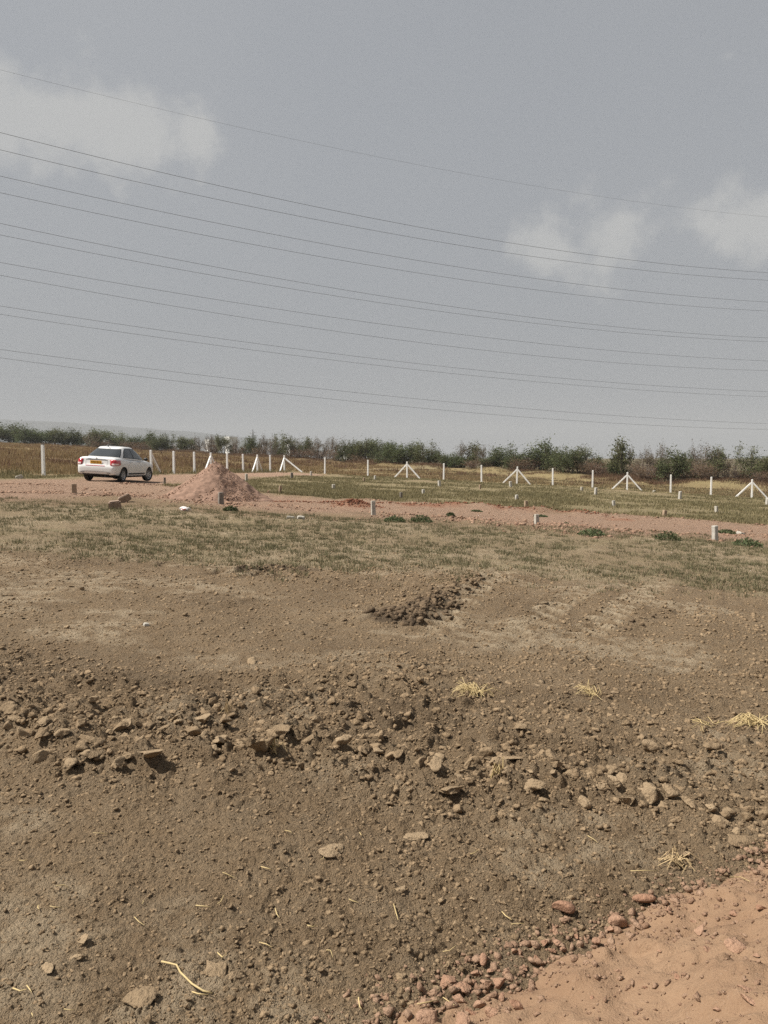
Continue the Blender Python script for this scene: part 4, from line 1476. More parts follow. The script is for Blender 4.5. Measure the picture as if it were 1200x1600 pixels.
# ------------------------------------------------------------------ trees
def gen_tree(kind, seed):
    """about one unit tall; returns wood and leaf meshes"""
    g = np.random.default_rng(seed)
    wood = MB()
    LV, LT = [], []
    P = dict(bush=dict(stems=11, spread=1.2, lv=3, kids=4, l0=.42, r0=.014, leaf=4600, ls=.030, base=.0),
             acacia=dict(stems=5, spread=.75, lv=4, kids=3, l0=.36, r0=.018, leaf=2900, ls=.026, base=.14),
             bare=dict(stems=4, spread=.5, lv=5, kids=3, l0=.36, r0=.018, leaf=420, ls=.020, base=.3),
             scrub=dict(stems=26, spread=.9, lv=2, kids=4, l0=.62, r0=.009, leaf=1500, ls=.030, base=.0))[kind]
    tips = []

    def grow(p, d, l, r, lv):
        nseg = 3
        q = Vector(p); dd = Vector(d); pts = [q.copy()]
        for i in range(nseg):
            dd = (dd + Vector(g.normal(0, .16, 3)) + Vector((0, 0, .05))).normalized()
            q = q + dd * l / nseg
            pts.append(q.copy())
        wood.tube(pts, [r * (1 - .55 * i / nseg) for i in range(nseg + 1)], 4 if lv > 2 else 3, cap=False)
        if lv <= 2:
            for i in range(1, nseg + 1): tips.append((pts[i], l))
        if lv > 1:
            for k in range(P['kids']):
                t = g.uniform(.35, 1.0)
                b = pts[min(int(t * nseg), nseg)]
                nd = (dd + Vector(g.normal(0, .62, 3)) + Vector((0, 0, .12))).normalized()
                grow(b, nd, l * g.uniform(.55, .78), r * .5, lv - 1)

    for s in range(P['stems']):
        a = s * 2.4 + g.uniform(0, 1)
        sp = P['spread'] * g.uniform(.35, 1.1)
        d = Vector((math.cos(a) * sp, math.sin(a) * sp, 1)).normalized()
        grow(Vector((math.cos(a) * .03, math.sin(a) * .03, -.03)), d, P['l0'] * g.uniform(.75, 1.15), P['r0'] * g.uniform(.6, 1), P['lv'])
    zs = max(v[2] for v in wood.v)
    ntips = len(tips)
    # leaves gather in clumps on a subset of the twig ends
    keep = [t for t in tips if g.random() < (.75 if kind in ('bush', 'acacia') else .6) and t[0].z > P['base'] * zs * g.uniform(.6, 1.2)]
    per = max(1, P['leaf'] // max(len(keep), 1))
    for (p, l) in keep:
        sh = g.uniform(0, 1)
        cl = g.uniform(.03, .075) if kind != 'bare' else .03
        for j in range(per):
            c = np.array(p) + g.normal(0, 1, 3) * np.array([cl, cl, cl * .6])
            u = g.normal(size=3); u /= np.linalg.norm(u); u[2] *= .5
            w = g.normal(size=3); w /= np.linalg.norm(w)
            a = u * P['ls'] * g.uniform(.5, 1.2); b = w * P['ls'] * g.uniform(.25, .5)
            LV.append((c - a, c + b, c + a, c - b)); LT.append(np.clip(.55 * sh + .45 * g.random(), 0, 1))
    wv = np.array(wood.v); allv = [wv]
    lv = np.array(LV).reshape(-1, 3) if LV else np.zeros((0, 3))
    top = np.percentile(np.concatenate([wv[:, 2], lv[:, 2]]), 99.5)
    wv = wv / top; lv = lv / top
    wid = np.percentile(np.hypot(lv[:, 0], lv[:, 1]) if len(lv) else np.hypot(wv[:, 0], wv[:, 1]), 92)
    tw = bpy.data.meshes.new('trunk'); tw.from_pydata([tuple(q) for q in wv], [], wood.f)
    lf = np_mesh('crown', lv, np.arange(len(lv)).reshape(-1, 4)); float_attr(lf, 'tint', np.repeat(LT, 4))
    tw.materials.append(M['twig'] if kind in ('bare', 'scrub') else M['bark'])
    lf.materials.append({'bush': M['leaf_dark'], 'acacia': M['leaf'], 'bare': M['leaf_brown'], 'scrub': M['brush']}[kind])
    return tw, lf, wid


PROTO = {k: [gen_tree(k, 500 + 13 * i + len(k)) for i in range(n)] for k, n in (('bush', 4), ('acacia', 4), ('bare', 4), ('scrub', 3))}
TREES = [(-190, 690, 664, 26, 'bush'), (-140, 690, 668, 24, 'bush'), (-90, 690, 664, 24, 'bush'), (-45, 690, 663, 24, 'bush'), (-8, 690, 664, 20, 'bush'), (22, 690, 664, 20, 'bush'), (45, 691, 665, 18, 'bush'), (72, 692, 672, 19, 'bush'), (90, 692, 670, 14, 'acacia'),
         (104, 692, 674, 12, 'bush'), (121, 693, 671, 17, 'bush'), (143, 694, 675, 12, 'bare'), (150, 694, 677, 13, 'bush'), (164, 694, 671, 14, 'acacia'), (183, 695, 680, 12, 'bush'), (198, 696, 677, 14, 'acacia'), (216, 698, 682, 12, 'bush'),
         (237, 700, 676, 15, 'bush'), (252, 701, 680, 11, 'bush'), (267, 702, 679, 9, 'acacia'), (285, 702, 683, 11, 'acacia'), (298, 703, 684, 10, 'acacia'), (312, 703, 681, 10, 'bare'), (325, 704, 682, 8, 'bare'), (337, 704, 680, 8, 'bare'),
         (350, 705, 681, 10, 'acacia'), (366, 706, 684, 9, 'bare'), (384, 707, 685, 8, 'acacia'), (398, 710, 683, 11, 'bush'), (413, 709, 680, 10, 'bare'), (426, 710, 681, 10, 'bare'), (440, 711, 679, 11, 'acacia'), (453, 712, 682, 12, 'acacia'),
         (468, 713, 684, 11, 'bare'), (481, 714, 686, 11, 'acacia'), (497, 715, 685, 12, 'bare'), (512, 716, 684, 12, 'bare'), (526, 717, 685, 12, 'bare'), (540, 718, 691, 13, 'bush'), (549, 719, 688, 6, 'acacia'), (559, 720, 692, 12, 'bush'),
         (571, 721, 688, 14, 'acacia'), (584, 721, 688, 13, 'acacia'), (600, 722, 690, 14, 'bush'), (616, 723, 693, 15, 'bush'), (633, 725, 693, 16, 'bush'), (650, 725, 693, 14, 'acacia'), (666, 726, 692, 15, 'acacia'), (678, 727, 704, 14, 'bush'),
         (699, 728, 708, 13, 'bush'), (714, 729, 709, 13, 'bush'), (722, 729, 692, 9, 'bare'), (739, 732, 693, 16, 'acacia'), (754, 732, 694, 9, 'bare'), (768, 733, 709, 14, 'bush'), (785, 735, 697, 19, 'bush'), (803, 736, 708, 13, 'bush'),
         (848, 740, 690, 22, 'bush'), (872, 742, 702, 20, 'bush'), (892, 743, 701, 16, 'bush'), (906, 743, 699, 19, 'acacia'), (934, 745, 712, 12, 'bush'), (970, 744, 688, 14, 'acacia'), (964, 746, 722, 14, 'bush'),
         (994, 744, 704, 13, 'bare'), (1010, 745, 701, 14, 'bare'), (1023, 745, 703, 12, 'bare'), (1036, 746, 695, 11, 'bare'), (1050, 749, 705, 19, 'bush'), (1069, 748, 711, 11, 'acacia'), (1091, 748, 694, 14, 'bare'), (1104, 749, 697, 13, 'bare'),
         (1119, 751, 700, 16, 'acacia'), (1132, 751, 712, 12, 'bare'), (1146, 752, 712, 8, 'bare'), (1165, 753, 698, 17, 'acacia'), (1184, 755, 715, 16, 'bush'), (1203, 756, 712, 14, 'acacia'), (1232, 757, 706, 20, 'bush'), (1270, 759, 700, 20, 'acacia'), (1310, 762, 705, 22, 'bush')]
SCRUB = [(268, 705, 692, 14), (300, 706, 693, 14), (335, 707, 694, 16), (372, 709, 695, 14), (410, 711, 696, 14), (432, 712, 697, 12), (470, 714, 699, 16), (500, 717, 700, 16), (525, 719, 702, 14), (560, 722, 708, 12), (700, 730, 716, 14),
         (738, 733, 718, 14), (762, 735, 718, 12), (815, 739, 712, 16), (832, 740, 715, 15), (915, 746, 716, 16), (935, 746, 718, 15), (948, 746, 722, 12), (985, 748, 722, 16), (1005, 749, 722, 16), (1028, 749, 724, 15), (1075, 751, 722, 16), (1093, 751, 720, 16),
         (1108, 752, 724, 14), (1140, 755, 730, 16), (1160, 757, 732, 14), (1190, 758, 735, 14), (160, 697, 686, 14), (205, 699, 688, 14), (225, 701, 690, 12)]
LAB = {('bush', 0): 'dense dark green thorn bush in the far row behind the parked car', ('bush', 1): 'dense green thorn bush in the scrub row beyond the middle of the back fence', ('bush', 2): 'dark green rounded bush on the bank behind the low end of the back fence',
       ('acacia', 0): 'feathery green thorn tree in the far row behind the parked car', ('acacia', 1): 'open feathery thorn tree in the scrub row beyond the middle of the back fence', ('acacia', 2): 'feathery acacia tree on the bank behind the low end of the back fence',
       ('bare', 0): 'thin leafless tree in the far row beyond the track fence', ('bare', 1): 'leafless grey-brown tree in the scrub row beyond the middle of the back fence', ('bare', 2): 'tall leafless twiggy tree on the bank behind the low end of the back fence',
       ('scrub', 0): 'low brown scrub under the far trees beyond the track fence', ('scrub', 1): 'low brown scrub in the row beyond the middle of the back fence', ('scrub', 2): 'reddish brown dry scrub on the bank behind the low end of the back fence'}
SPECIAL = {970: 'lone dark acacia with a clear round head standing above leafless scrub', 848: 'big spreading green bush with dead twigs poking from its top', 785: 'very dark dense bush beside a feathery acacia and dead saplings',
           1050: 'bright green low bush among leafless trees on the bank', 237: 'bright feathery green bush standing out beyond the white car roof', 739: 'feathery acacia between two leafless saplings on the bank',
           398: 'dark green bush in front of the distant steel pylon'}


def plant(px, ybase, ytop, hw, kind, i):
    d = float(np.interp(px, TL_PX, TL_D))
    d *= random.uniform(.975, 1.06)
    if kind == 'scrub': d *= .985
    x, y = (px - 600) / 1200 * d, d
    z = hz(x, y)
    tw, lf, wid = PROTO[kind][i % len(PROTO[kind])]
    # height from the sight line to its top
    t = pix_dir(px, ytop)
    ztop = EYE + t.z / t.y * d
    h = max(ztop - z, .6) * (1.05 if kind != 'scrub' else 1.0)
    w = hw / 1200 * d / wid * 1.3
    root = empty('scrub' if kind == 'scrub' else 'thorn_bush' if kind == 'bush' else 'bare_tree' if kind == 'bare' else 'acacia_tree', (x, y, z))
    root.rotation_euler = (0, 0, random.uniform(0, 6.28))
    root.scale = (w, w, h)
    link('trunk', tw, None, root)
    link('crown', lf, None, root)
    b = 0 if px < 400 else 1 if px < 780 else 2
    lab = SPECIAL.get(px) if kind != 'scrub' else None
    tag(root, lab or LAB[(kind, b)], {'bush': 'bush', 'acacia': 'tree', 'bare': 'tree', 'scrub': 'scrub'}[kind], 'row of thorn trees and scrub' if lab else LAB[(kind, b)] + ' group')


for i, t in enumerate(TREES):
    plant(*t, i)
for i, (px, a, b, w) in enumerate(SCRUB):
    plant(px, a, b, w, 'scrub', i)


# ------------------------------------------------------------------ buildings and pylon far off
def house(px, ytop, D, w, dpt, label, extra=0, rz=.7):
    x, y = (px - 600) / 1200 * D, D
    z = hz(x, y)
    t = pix_dir(px, ytop)
    h = EYE + t.z / t.y * D - z
    root = empty('white_house', (x, y, z), rz)
    MB().box((0, 0, h / 2 - .5), (w, dpt, h + 1)).build('wall', M['house'], root)
    mb = MB()
    for (cx, cy, sx, sy) in ((0, -dpt / 2, w + .3, .25), (0, dpt / 2, w + .3, .25), (-w / 2, 0, .25, dpt - .3), (w / 2, 0, .25, dpt - .3)):
        mb.box((cx, cy, h + .35), (sx, sy, .7))
    mb.build('parapet', M['house'], root)
    if extra:
        MB().box((w * .25, 0, h + 1.4), (w * .3, dpt * .4, 2.8)).build('stair_tower', M['house'], root)
    for k in range(3):
        for lv in range(max(1, int(h // 3.2))):
            wx = -w / 2 + w * (k + .5) / 3
            f = MB().box((wx, -dpt / 2 - .03, 1.6 + lv * 3.2), (1.2, .1, 1.3)).build('window', M['house_dark'], root)
    tag(root, label, 'house')


house(362, 684.5, 430, 5, 5, 'far white flat-roofed house seen through leafless trees', 0)
house(332, 689, 440, 6, 5, 'low far white house left of a taller one, half hidden by scrub'.replace('left of', 'beside'))
house(455, 692, 380, 3.2, 3, 'tiny white building glimpsed among the dense thorn trees')
house(545, 701, 360, 4, 3, 'pale far building behind a tall thin acacia and dark bush')


def pylon():
    D = 720.0
    x, y = (396 - 600) / 1200 * D, D
    z = hz(x, y)
    t = pix_dir(396, 671)
    h = EYE + t.z / t.y * D - z
    root = empty('pylon', (x, y, z))
    r = .11
    lv = [0, .22, .40, .55, .68, .78, .87, 1.0]
    wd = [2.4, 1.75, 1.3, .95, .75, .7, .6, .12]
    leg_pts = [[(sx * w, sy * w, h * l) for l, w in zip(lv, wd)] for sx, sy in ((-1, -1), (1, -1), (1, 1), (-1, 1))]
    for p in leg_pts: MB().tube(p, r, 4).build('leg', M['steel'], root)
    br = MB()
    for i in range(len(lv) - 1):
        for a in range(4):
            p, q = leg_pts[a], leg_pts[(a + 1) % 4]
            br.tube([p[i], q[i + 1]], r * .6, 3); br.tube([q[i], p[i + 1]], r * .6, 3); br.tube([p[i], q[i]], r * .6, 3)
    br.build('lattice', M['steel'], root)
    for l, w in ((.68, 4.2), (.78, 4.8), (.88, 4.0)):
        MB().tube([(-w, 0, h * l + .2), (0, 0, h * l + .7), (w, 0, h * l + .2)], [.1, .22, .1], 4).build('cross_arm', M['steel'], root)
    tag(root, 'distant steel lattice pylon rising above the thorn trees', 'pylon')


pylon()


# ------------------------------------------------------------------ overhead lines
WIRES = [((0, 109), (600, 247), (1200, 339), 66, 0.0062, 'single faint earth wire running highest of all the overhead lines'),
         ((0, 207), (600, 344.5), (1200, 426), 62, 0.0136, 'upper wire of the topmost pair of overhead cables'),
         ((0, 234), (600, 363), (1200, 438), 65, 0.0136, 'lower wire of the topmost pair of overhead cables'),
         ((0, 275), (600, 398), (1200, 472), 76, 0.0155, 'upper wire of the second pair of overhead cables'),
         ((0, 301), (600, 418), (1200, 486), 79, 0.0155, 'lower wire of the second pair of overhead cables'),
         ((0, 349), (600, 463), (1200, 528), 66, 0.0130, 'upper wire of the third pair of overhead cables'),
         ((0, 367), (600, 474), (1200, 534), 69, 0.0130, 'lower wire of the third pair of overhead cables'),
         ((0, 410), (600, 507), (1200, 564), 80, 0.0149, 'upper wire of the fourth pair of overhead cables'),
         ((0, 430), (600, 528), (1200, 579), 83, 0.0149, 'lower wire of the fourth pair of overhead cables'),
         ((0, 478), (600, 562), (1200, 612), 92, 0.0161, 'upper wire of the fifth pair of overhead cables'),
         ((0, 491), (600, 572), (1200, 620), 95, 0.0161, 'lower wire of the fifth pair of overhead cables'),
         ((0, 546), (600, 618), (1200, 662), 108, 0.0186, 'upper wire of the lowest pair of overhead cables'),
         ((0, 559), (600, 632), (1200, 671), 111, 0.0186, 'lower wire of the lowest pair of overhead cables')]
U = Vector((.905, .425))
for (a, b, c, d1, rad, label) in WIRES:
    S, Z = [], []
    base = Vector((-.5 * d1, d1))
    for (px, py) in (a, b, c):
        d = pix_dir(px, py)
        k = d.x / d.y
        s = (k * base.y - base.x) / (U.x - k * U.y)
        yy = base.y + U.y * s
        S.append(s); Z.append(EYE + d.z / d.y * yy)
    co = np.polyfit(S, Z, 2)
    L = S[2] - S[0]
    pts = []
    for s in np.linspace(S[0] - .3 * L, S[2] + .3 * L, 60):
        pts.append((base.x + U.x * s, base.y + U.y * s, float(np.polyval(co, s))))
    o = MB().tube(pts, rad * 1.15, 6).build('power_line', M['wire'], None, True)
    tag(o, label, 'power line', 'overhead power lines')


# ------------------------------------------------------------------ the car
def build_car():
    paint = simple('white_car_paint', (.72, .72, .71), .32, coat=.6)
    glass = simple('tinted_glass', (.035, .04, .042), .06, spec=.9)
    black = simple('black_trim_and_shade', (.018, .018, .018), .5)
    rubber = simple('tyre_rubber', (.022, .021, .02), .85)
    red = simple('red_lens', (.42, .015, .025), .15, coat=.5)
    clear = simple('clear_lens', (.72, .58, .56), .15, coat=.5)
    chrome = simple('chrome', (.6, .6, .6), .15, metal=1)
    silver = simple('wheel_silver', (.42, .42, .43), .4, metal=.6)
    yellow = simple('yellow_plate', (.80, .42, .03), .5)
    magenta = simple('red_reflective_tape', (.42, .03, .08), .3)
    under = simple('underbody', (.02, .02, .02), .9)
    root = empty('car')

    # lower body, lofted from rear to front, smoothed, then the wheel arches are cut
    st = [(-2.00, .64, .44, .60), (-1.975, .78, .34, .675), (-1.925, .825, .29, .74), (-1.895, .835, .28, .96), (-1.865, .84, .27, 1.035), (-1.6, .855, .245, 1.045), (-1.2, .862, .23, 1.03),
          (-.5, .866, .2, .985), (.3, .866, .2, .955), (.9, .862, .2, .945), (1.15, .858, .21, .93), (1.5, .84, .22, .865), (1.75, .80, .24, .79), (1.9, .74, .28, .69), (1.985, .6, .38, .58)]
    sec = lambda w, zb, zt: [(0, zt + .012), (.5 * w, zt + .008), (.8 * w, zt - .006), (.93 * w, zt - .035), (.985 * w, zt - .11 * (zt - zb) - .02), (w, zb + .60 * (zt - zb)),
                             (.998 * w, zb + .36 * (zt - zb)), (.975 * w, zb + .12 * (zt - zb)), (.92 * w, zb), (.45 * w, zb), (0, zb)]
    bm = bmesh.new()
    rings = []
    for (y, w, zb, zt) in st:
        s = sec(w, zb, zt)
        full = s + [(-x, z) for x, z in s[-2:0:-1]]
        rings.append([bm.verts.new((x, y, z)) for x, z in full])
    for r0, r1 in zip(rings[:-1], rings[1:]):
        n = len(r0)
        for k in range(n):
            bm.faces.new((r0[k], r0[(k + 1) % n], r1[(k + 1) % n], r1[k]))
    bm.faces.new(rings[0]); bm.faces.new(list(reversed(rings[-1])))
    bmesh.ops.recalc_face_normals(bm, faces=bm.faces)
    me = bpy.data.meshes.new('body_raw'); bm.to_mesh(me); bm.free()
    tmp = bpy.data.objects.new('body_raw', me); col.objects.link(tmp)
    ss = tmp.modifiers.new('s', 'SUBSURF'); ss.levels = 2; ss.render_levels = 2
    cutters = []
    for (sx, yw) in ((1, -1.17), (-1, -1.17), (1, 1.28), (-1, 1.28)):
        mb = MB().tube([(sx * .56, yw, .315), (sx * 1.1, yw, .315)], .345, 28)
        c = mb.build('cutter', None); cutters.append(c)
        b = tmp.modifiers.new('b', 'BOOLEAN'); b.operation = 'DIFFERENCE'; b.object = c; b.solver = 'EXACT'
    dg = bpy.context.evaluated_depsgraph_get()
    bme = bpy.data.meshes.new_from_object(tmp.evaluated_get(dg))
    bme.name = 'body'
    for c in cutters: bpy.data.objects.remove(c)
    bpy.data.objects.remove(tmp)
    bme.materials.clear()
    bme.materials.append(paint); bme.materials.append(under)
    for p in bme.polygons:
        c = p.center
        for yw in (-1.17, 1.28):
            if math.hypot(c.y - yw, c.z - .315) < .35 and (abs(c.x) < .80):
                p.material_index = 1
        if p.normal.z < -.7 and c.z < .4: p.material_index = 1
    body = link('body', bme, None, root, smooth=True)
    bme.polygons.foreach_set('use_smooth', np.array([p.material_index == 0 for p in bme.polygons]))
    bv = BVHTree.FromPolygons([v.co for v in bme.vertices], [tuple(p.vertices) for p in bme.polygons])

    def patch(name, grid, mat, off=.006, par=None, thick=.0):
        """grid[i][j] = (origin, direction): shrink-wrapped skin on the body"""
        ni, nj = len(grid), len(grid[0])
        V = []
        for row in grid:
            for (o, d) in row:
                h = bv.ray_cast(Vector(o), Vector(d).normalized())
                p = h[0] if h[0] is not None else Vector(o) + Vector(d)
                n = -Vector(d).normalized()
                V.append(tuple(p + n * off))
        F = [(i * nj + j, (i + 1) * nj + j, (i + 1) * nj + j + 1, i * nj + j + 1) for i in range(ni - 1) for j in range(nj - 1)]
        m = bpy.data.meshes.new(name); m.from_pydata(V, [], F)
        o = link(name, m, mat, par or root, smooth=True)
        if thick:
            so = o.modifiers.new('t', 'SOLIDIFY'); so.thickness = thick; so.offset = 0
        return o

    lin = lambda a, b, n: [a + (b - a) * i / (n - 1) for i in range(n)]
    back = lambda x0, x1, z0, z1, n=9: [[((x, -3, z), (0, 1, 0)) for z in lin(z0, z1, 4)] for x in lin(x0, x1, n)]
    side = lambda y0, y1, z0, z1, s, n=12: [[((3 * s, y, z), (-s, 0, 0)) for z in lin(z0, z1, 3)] for y in lin(y0, y1, n)]

    # tail lamps wrap round the rear corners
    for s in (1, -1):
        def lamp(a0, a1, f0, f1):
            g = []
            for a in lin(a0, a1, 10):
                t = (a - 22) / 58
                zb, zt = .70 + .05 * max(0, t - .55) / .45, .945 - .02 * t
                if a < 28: zb += (28 - a) * .004
                dx, dy = math.sin(R(a)) * s, -math.cos(R(a))
                g.append([((.36 * s + 3 * dx, -1.36 + 3 * dy, zb + (zt - zb) * f), (-dx, -dy, 0)) for f in lin(f0, f1, 5)])
            return g
        tl = patch('tail_lamp', lamp(24, 74, 0, 1), red, .012, thick=.012)
        patch('reverse_lens', lamp(29, 62, .10, .40), clear, .022, par=tl)
    # boot lid: chrome lip over the number plate, seam and reflector tape below
    patch('boot_shadow_strip', back(-.47, .47, .915, .935), black, .006)  # black strip painted as the shadow under the chrome lip
    patch('boot_chrome', back(-.40, .40, .937, .952), chrome, .012)
    patch('reflector_strip', back(-.46, .40, .672, .693, 13), magenta, .012)
    patch('bumper_groove', back(-.62, .62, .425, .437, 13), simple('groove_grey', (.25, .25, .25), .6), .004)
    patch('bumper_valance', [[((x, -3, z), (0, 1, 0)) for z in lin(.300, .335, 3)] for x in lin(-.6, .6, 11)], under, .006)
    for s in (1, -1):
        patch('bumper_reflector', back(s * .50, s * .66, .372, .392, 5), black, .010)
    for x in (-.475, .475):
        patch('boot_seam', back(x - .004, x + .004, .70, 1.0, 2), simple('seam', (.2, .2, .2), .7), .004)
    # number plate
    h = bv.ray_cast(Vector((0, -3, .83)), Vector((0, 1, 0)))
    py = min(h[0].y, bv.ray_cast(Vector((0, -3, .78)), Vector((0, 1, 0)))[0].y) - .012
    pl = MB().box((-.02, py, .825), (.50, .014, .125)).build('number_plate', yellow, root)
    cx = -.235
    mb = MB()
    rr = random.Random(4)
    for k in range(10):
        w = .030
        x = cx + .03 + k * .0445 + (.008 if k > 3 else 0)
        mb.box((x - w / 2, py - .009, .828), (.007, .004, .062))
        if rr.random() < .7: mb.box((x + w / 2 - .004, py - .0092, .828), (.007, .004, .062))
        mb.box((x, py - .0094, .828 + rr.choice((.028, 0, -.028))), (w, .004, .007))
    mb.build('plate_characters', black, pl)
    # emblem on the boot lid: a slanted S of three bars in chrome
    ey = bv.ray_cast(Vector((-.02, -3, .985)), Vector((0, 1, 0)))[0].y - .008
    mb = MB()
    for dx, dz, an in ((-.012, .018, .7), (0, 0, -.75), (.012, -.018, .7)):
        mb.box((-.02 + dx, ey, .985 + dz), (.058, .010, .014), M=Matrix.Rotation(an, 3, 'Y'))
    mb.build('emblem', chrome, root)
    for x0, x1 in ((-.42, -.26),):
        patch('badge', back(x0, x1, .975, .988, 6), chrome, .006)
    # sides
    for s in (1, -1):
        patch('side_moulding', side(-.74, .80, .335, .395, s), black, .012, thick=.01)
        for y0, z0, z1 in ((-.78, .50, .98), (.02, .28, .96), (.92, .28, .92)):
            patch('door_seam', side(y0 - .004, y0 + .004, z0, z1, s, 2), simple('seam', (.2, .2, .2), .7), .003)
        patch('sill', side(-.78, .90, .235, .275, s), under, .006)
        for y0 in (-.55, .20):
            patch('door_handle', side(y0 - .10, y0 + .10, .835, .865, s, 5), paint, .026, thick=.02)

    # greenhouse
    ZB = lambda y: 1.03 + (.92 - 1.03) * (y + 1.6) / 2.75
    base_c, base_b, base_a = (-1.66 + 1.20) / 2, (1.20 + 1.66) / 2, .815
    top_c, top_b, top_a = (-.92 + .28) / 2, (.28 + .92) / 2, .56
    NE = 4.2

    def S(th, v):
        c, s_ = math.cos(th), math.sin(th)
        ux = math.copysign(abs(c) ** (2 / NE), c); uy = math.copysign(abs(s_) ** (2 / NE), s_)
        a = base_a + (top_a - base_a) * v; b = base_b + (top_b - base_b) * v; cy = base_c + (top_c - base_c) * v
        bu = 1 + .045 * math.sin(math.pi * v)
        x, y = ux * a * bu, cy + uy * b * (1 + .02 * math.sin(math.pi * v))
        zb = ZB(base_c + uy * base_b) - .03
        zt = 1.465 - .03 * max(0, -uy) ** 4 - .015 * max(0, uy) ** 4
        vv = v
        return Vector((x, y, zb + (zt - zb) * vv))

    nt_ = 96
    V, F = [], []
    rows = 9
    for i in range(rows):
        v = i / (rows - 1)
        for k in range(nt_): V.append(tuple(S(2 * math.pi * k / nt_, v)))
    for sc, up in ((.93, .022), (.80, .034), (.6, .043), (.35, .048), (.1, .05)):
        for k in range(nt_):
            p = S(2 * math.pi * k / nt_, 1.0)
            V.append((p.x * sc, top_c + (p.y - top_c) * sc, p.z + (1.468 - p.z) * (1 - sc) + up))
    tot = rows + 5
    for i in range(tot - 1):
        for k in range(nt_):
            F.append((i * nt_ + k, i * nt_ + (k + 1) % nt_, (i + 1) * nt_ + (k + 1) % nt_, (i + 1) * nt_ + k))
    F.append(tuple((tot - 1) * nt_ + k for k in range(nt_)))
    m = bpy.data.meshes.new('cabin'); m.from_pydata(V, [], F)
    cabin = link('cabin', m, paint, root, smooth=True)

    def th_side(ny, s):
        sn = math.copysign(abs(ny) ** (NE / 2), ny)
        t = math.asin(max(-1, min(1, sn)))
        return t if s > 0 else math.pi - t

    def th_end(nx, e):
        cs = math.copysign(abs(nx) ** (NE / 2), nx)
        t = math.acos(max(-1, min(1, cs)))
        return t if e > 0 else -t

    def pane(name, us, fn, v0, v1, off, mat, par):
        V, n = [], len(us)
        vs = lin(0, 1, 6)
        for j, u in enumerate(us):
            th = fn(u)
            lo, hi = (v0(u) if callable(v0) else v0), (v1(u) if callable(v1) else v1)
            for t in vs:
                v = lo + (hi - lo) * t
                p = S(th, v)
                n1 = S(th + .002, v) - S(th - .002, v); n2 = S(th, min(v + .02, 1)) - S(th, v - .02)
                nn = n1.cross(n2).normalized()
                if nn.dot(Vector((p.x, p.y - base_c, 0))) < 0: nn = -nn
                V.append(tuple(p + nn * off))
        F = [(j * 6 + k, (j + 1) * 6 + k, (j + 1) * 6 + k + 1, j * 6 + k + 1) for j in range(n - 1) for k in range(5)]
        m = bpy.data.meshes.new(name); m.from_pydata(V, [], F)
        return link(name, m, mat, par, smooth=True)

    rg = pane('rear_window', lin(-.90, .90, 17), lambda u: th_end(u, -1), .14, .90, .006, black, cabin)
    pane('pane', lin(-.87, .87, 17), lambda u: th_end(u, -1), .17, .86, .010, glass, rg)
    wsn = pane('windscreen', lin(-.92, .92, 17), lambda u: th_end(u, 1), .06, .93, .006, black, cabin)
    pane('pane', lin(-.89, .89, 17), lambda u: th_end(u, 1), .10, .90, .010, glass, wsn)
    for s in (1, -1):
        fr = pane('side_windows', lin(-.66, .93, 26), lambda u: th_side(u, s), .10, lambda u: .93 - .25 * max(0, (-u - .50) / .16) ** 2, .006, black, cabin)
        for u0, u1 in ((-.62, -.04), (.04, .88)):
            pane('pane', lin(u0, u1, 14), lambda u: th_side(u, s), .14, lambda u: .89 - .22 * max(0, (-u - .48) / .16) ** 2, .010, glass, fr)
    # mirrors, aerial
    for s in (1, -1):
        v, f = I2
        vv = v * np.array([.10, .055, .075]) + np.array([s * .97, .62, 1.0])
        mr = link('door_mirror', np_mesh('door_mirror', vv, f), black, root, smooth=True)
        MB().box((s * .89, .62, .965), (.12, .05, .03)).build('mirror_arm', black, mr)
    MB().tube([(-.02, -.92, 1.50), (-.02, -.98, 1.56)], [.03, .012], 8).build('aerial', black, root)
    MB().box((0, .05, .235), (1.1, 3.4, .10)).build('floor_pan', under, root)
    MB().tube([(.42, -1.97, .25), (.42, -1.6, .25)], .028, 8).build('exhaust', black, root)
    # head lamps and grille at the front
    for s in (1, -1):
        g = [[((.3 * s + 3 * math.sin(R(a)) * s, 1.3 + 3 * math.cos(R(a)), z), (-math.sin(R(a)) * s, -math.cos(R(a)), 0)) for z in lin(.62, .73, 4)] for a in lin(25, 62, 8)]
        patch('head_lamp', g, clear, .01)
    patch('grille', [[((x, 3, z), (0, -1, 0)) for z in lin(.46, .56, 3)] for x in lin(-.4, .4, 7)], black, .01)

    # wheels
    def lathe(prof, n=36):
        V, F = [], []
        for k in range(n):
            t = 2 * math.pi * k / n
            for (r, x) in prof: V.append((x, r * math.cos(t), r * math.sin(t)))
        m_ = len(prof)
        for k in range(n):
            for j in range(m_ - 1):
                F.append((k * m_ + j, ((k + 1) % n) * m_ + j, ((k + 1) % n) * m_ + j + 1, k * m_ + j + 1))
        m = bpy.data.meshes.new('lathe'); m.from_pydata(V, [], F)
        bm = bmesh.new(); bm.from_mesh(m); bmesh.ops.recalc_face_normals(bm, faces=bm.faces); bm.to_mesh(m); bm.free()
        return m
    ty = lathe([(.19, -.085), (.225, -.092), (.275, -.088), (.298, -.07), (.303, 0), (.298, .07), (.275, .088), (.225, .092), (.19, .085), (.19, -.085)])
    ty.materials.append(rubber)
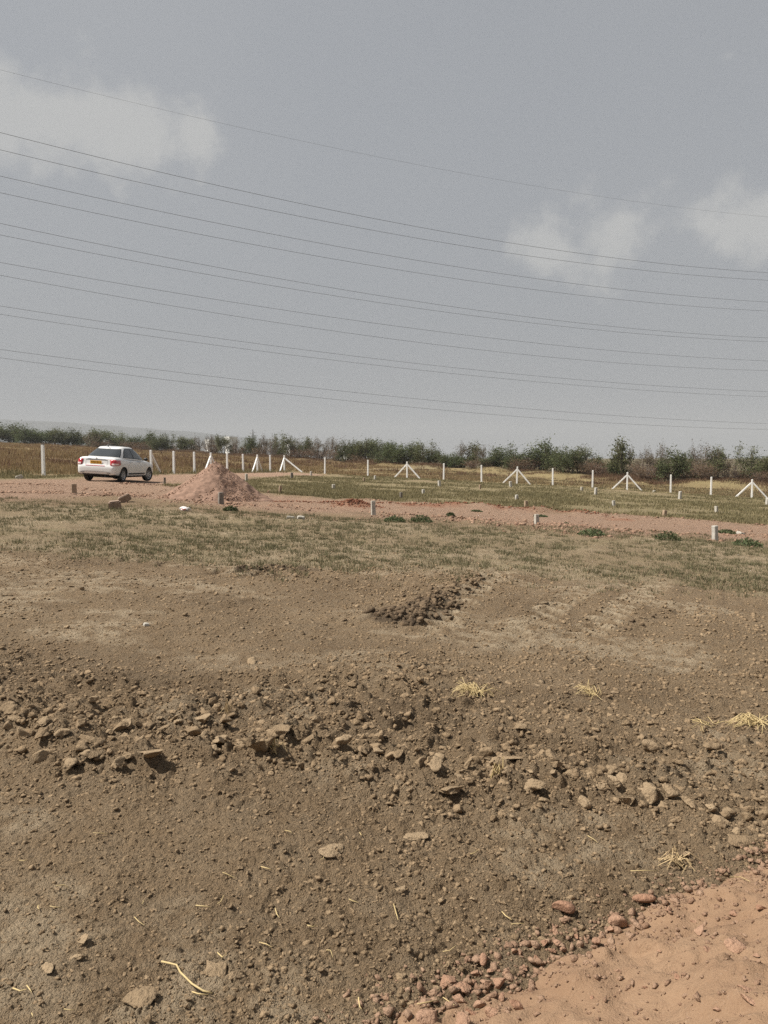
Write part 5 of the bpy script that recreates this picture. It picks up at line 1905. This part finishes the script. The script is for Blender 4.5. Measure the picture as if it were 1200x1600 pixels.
    rim = lathe([(.0, .055), (.04, .06), (.05, .05), (.17, .035), (.185, .078), (.198, .084), (.198, -.08)])
    rim.materials.append(silver)
    spm = MB()
    for k in range(7):
        t = 2 * math.pi * k / 7
        spm.box((.062, math.cos(t) * .115, math.sin(t) * .115), (.02, .15, .035), M=Matrix.Rotation(t, 3, 'X'))
    spm = spm.mesh('spokes'); spm.materials.append(silver)
    dk = lathe([(.0, .040), (.172, .040)]); dk.materials.append(black)
    for (sx, yw) in ((1, -1.17), (-1, -1.17), (1, 1.28), (-1, 1.28)):
        w = bpy.data.objects.new('wheel', ty); col.objects.link(w); w.parent = root
        w.location = (sx * .745, yw, .303)
        w.rotation_euler = (0, 0, (0 if sx > 0 else math.pi) + (R(-12) if yw > 0 else 0))
        for nm, mm in (('rim', rim), ('spokes', spm), ('hub_plate', dk)):
            link(nm, mm, None, w, smooth=(nm == 'rim'))
    # parked on the track
    x, y = G(172, 751.5)
    h = hz(x, y)
    up = Vector((SLOPE, 0, 1)).normalized()
    f = Vector((math.sin(R(8)), math.cos(R(8)), 0)); f = (f - up * f.dot(up)).normalized()
    rt = f.cross(up)
    mat = Matrix((rt, f, up)).transposed().to_4x4()
    mat.translation = Vector((x, y + 1.0, h + .005))
    root.matrix_world = mat
    tag(root, 'white four-door saloon with a yellow number plate parked on the red track', 'car')


build_car()


# ------------------------------------------------------------------ haze
def build_haze():
    mb = MB().box((0, 2600, 115), (14000, 9000, 340))
    o = mb.build('haze', None)
    m = bpy.data.materials.new('haze_air'); m.use_nodes = True
    nt = m.node_tree; nt.nodes.clear()
    out = nt.nodes.new('ShaderNodeOutputMaterial')
    v = nt.nodes.new('ShaderNodeVolumePrincipled')
    v.inputs['Color'].default_value = (.68, .695, .71, 1)
    v.inputs['Density'].default_value = .00021
    v.inputs['Anisotropy'].default_value = .0
    nt.links.new(v.outputs[0], out.inputs['Volume'])
    o.data.materials.append(m)
    tag(o, 'pale dusty haze hanging over the whole plain', 'haze', kind='stuff')


build_haze()
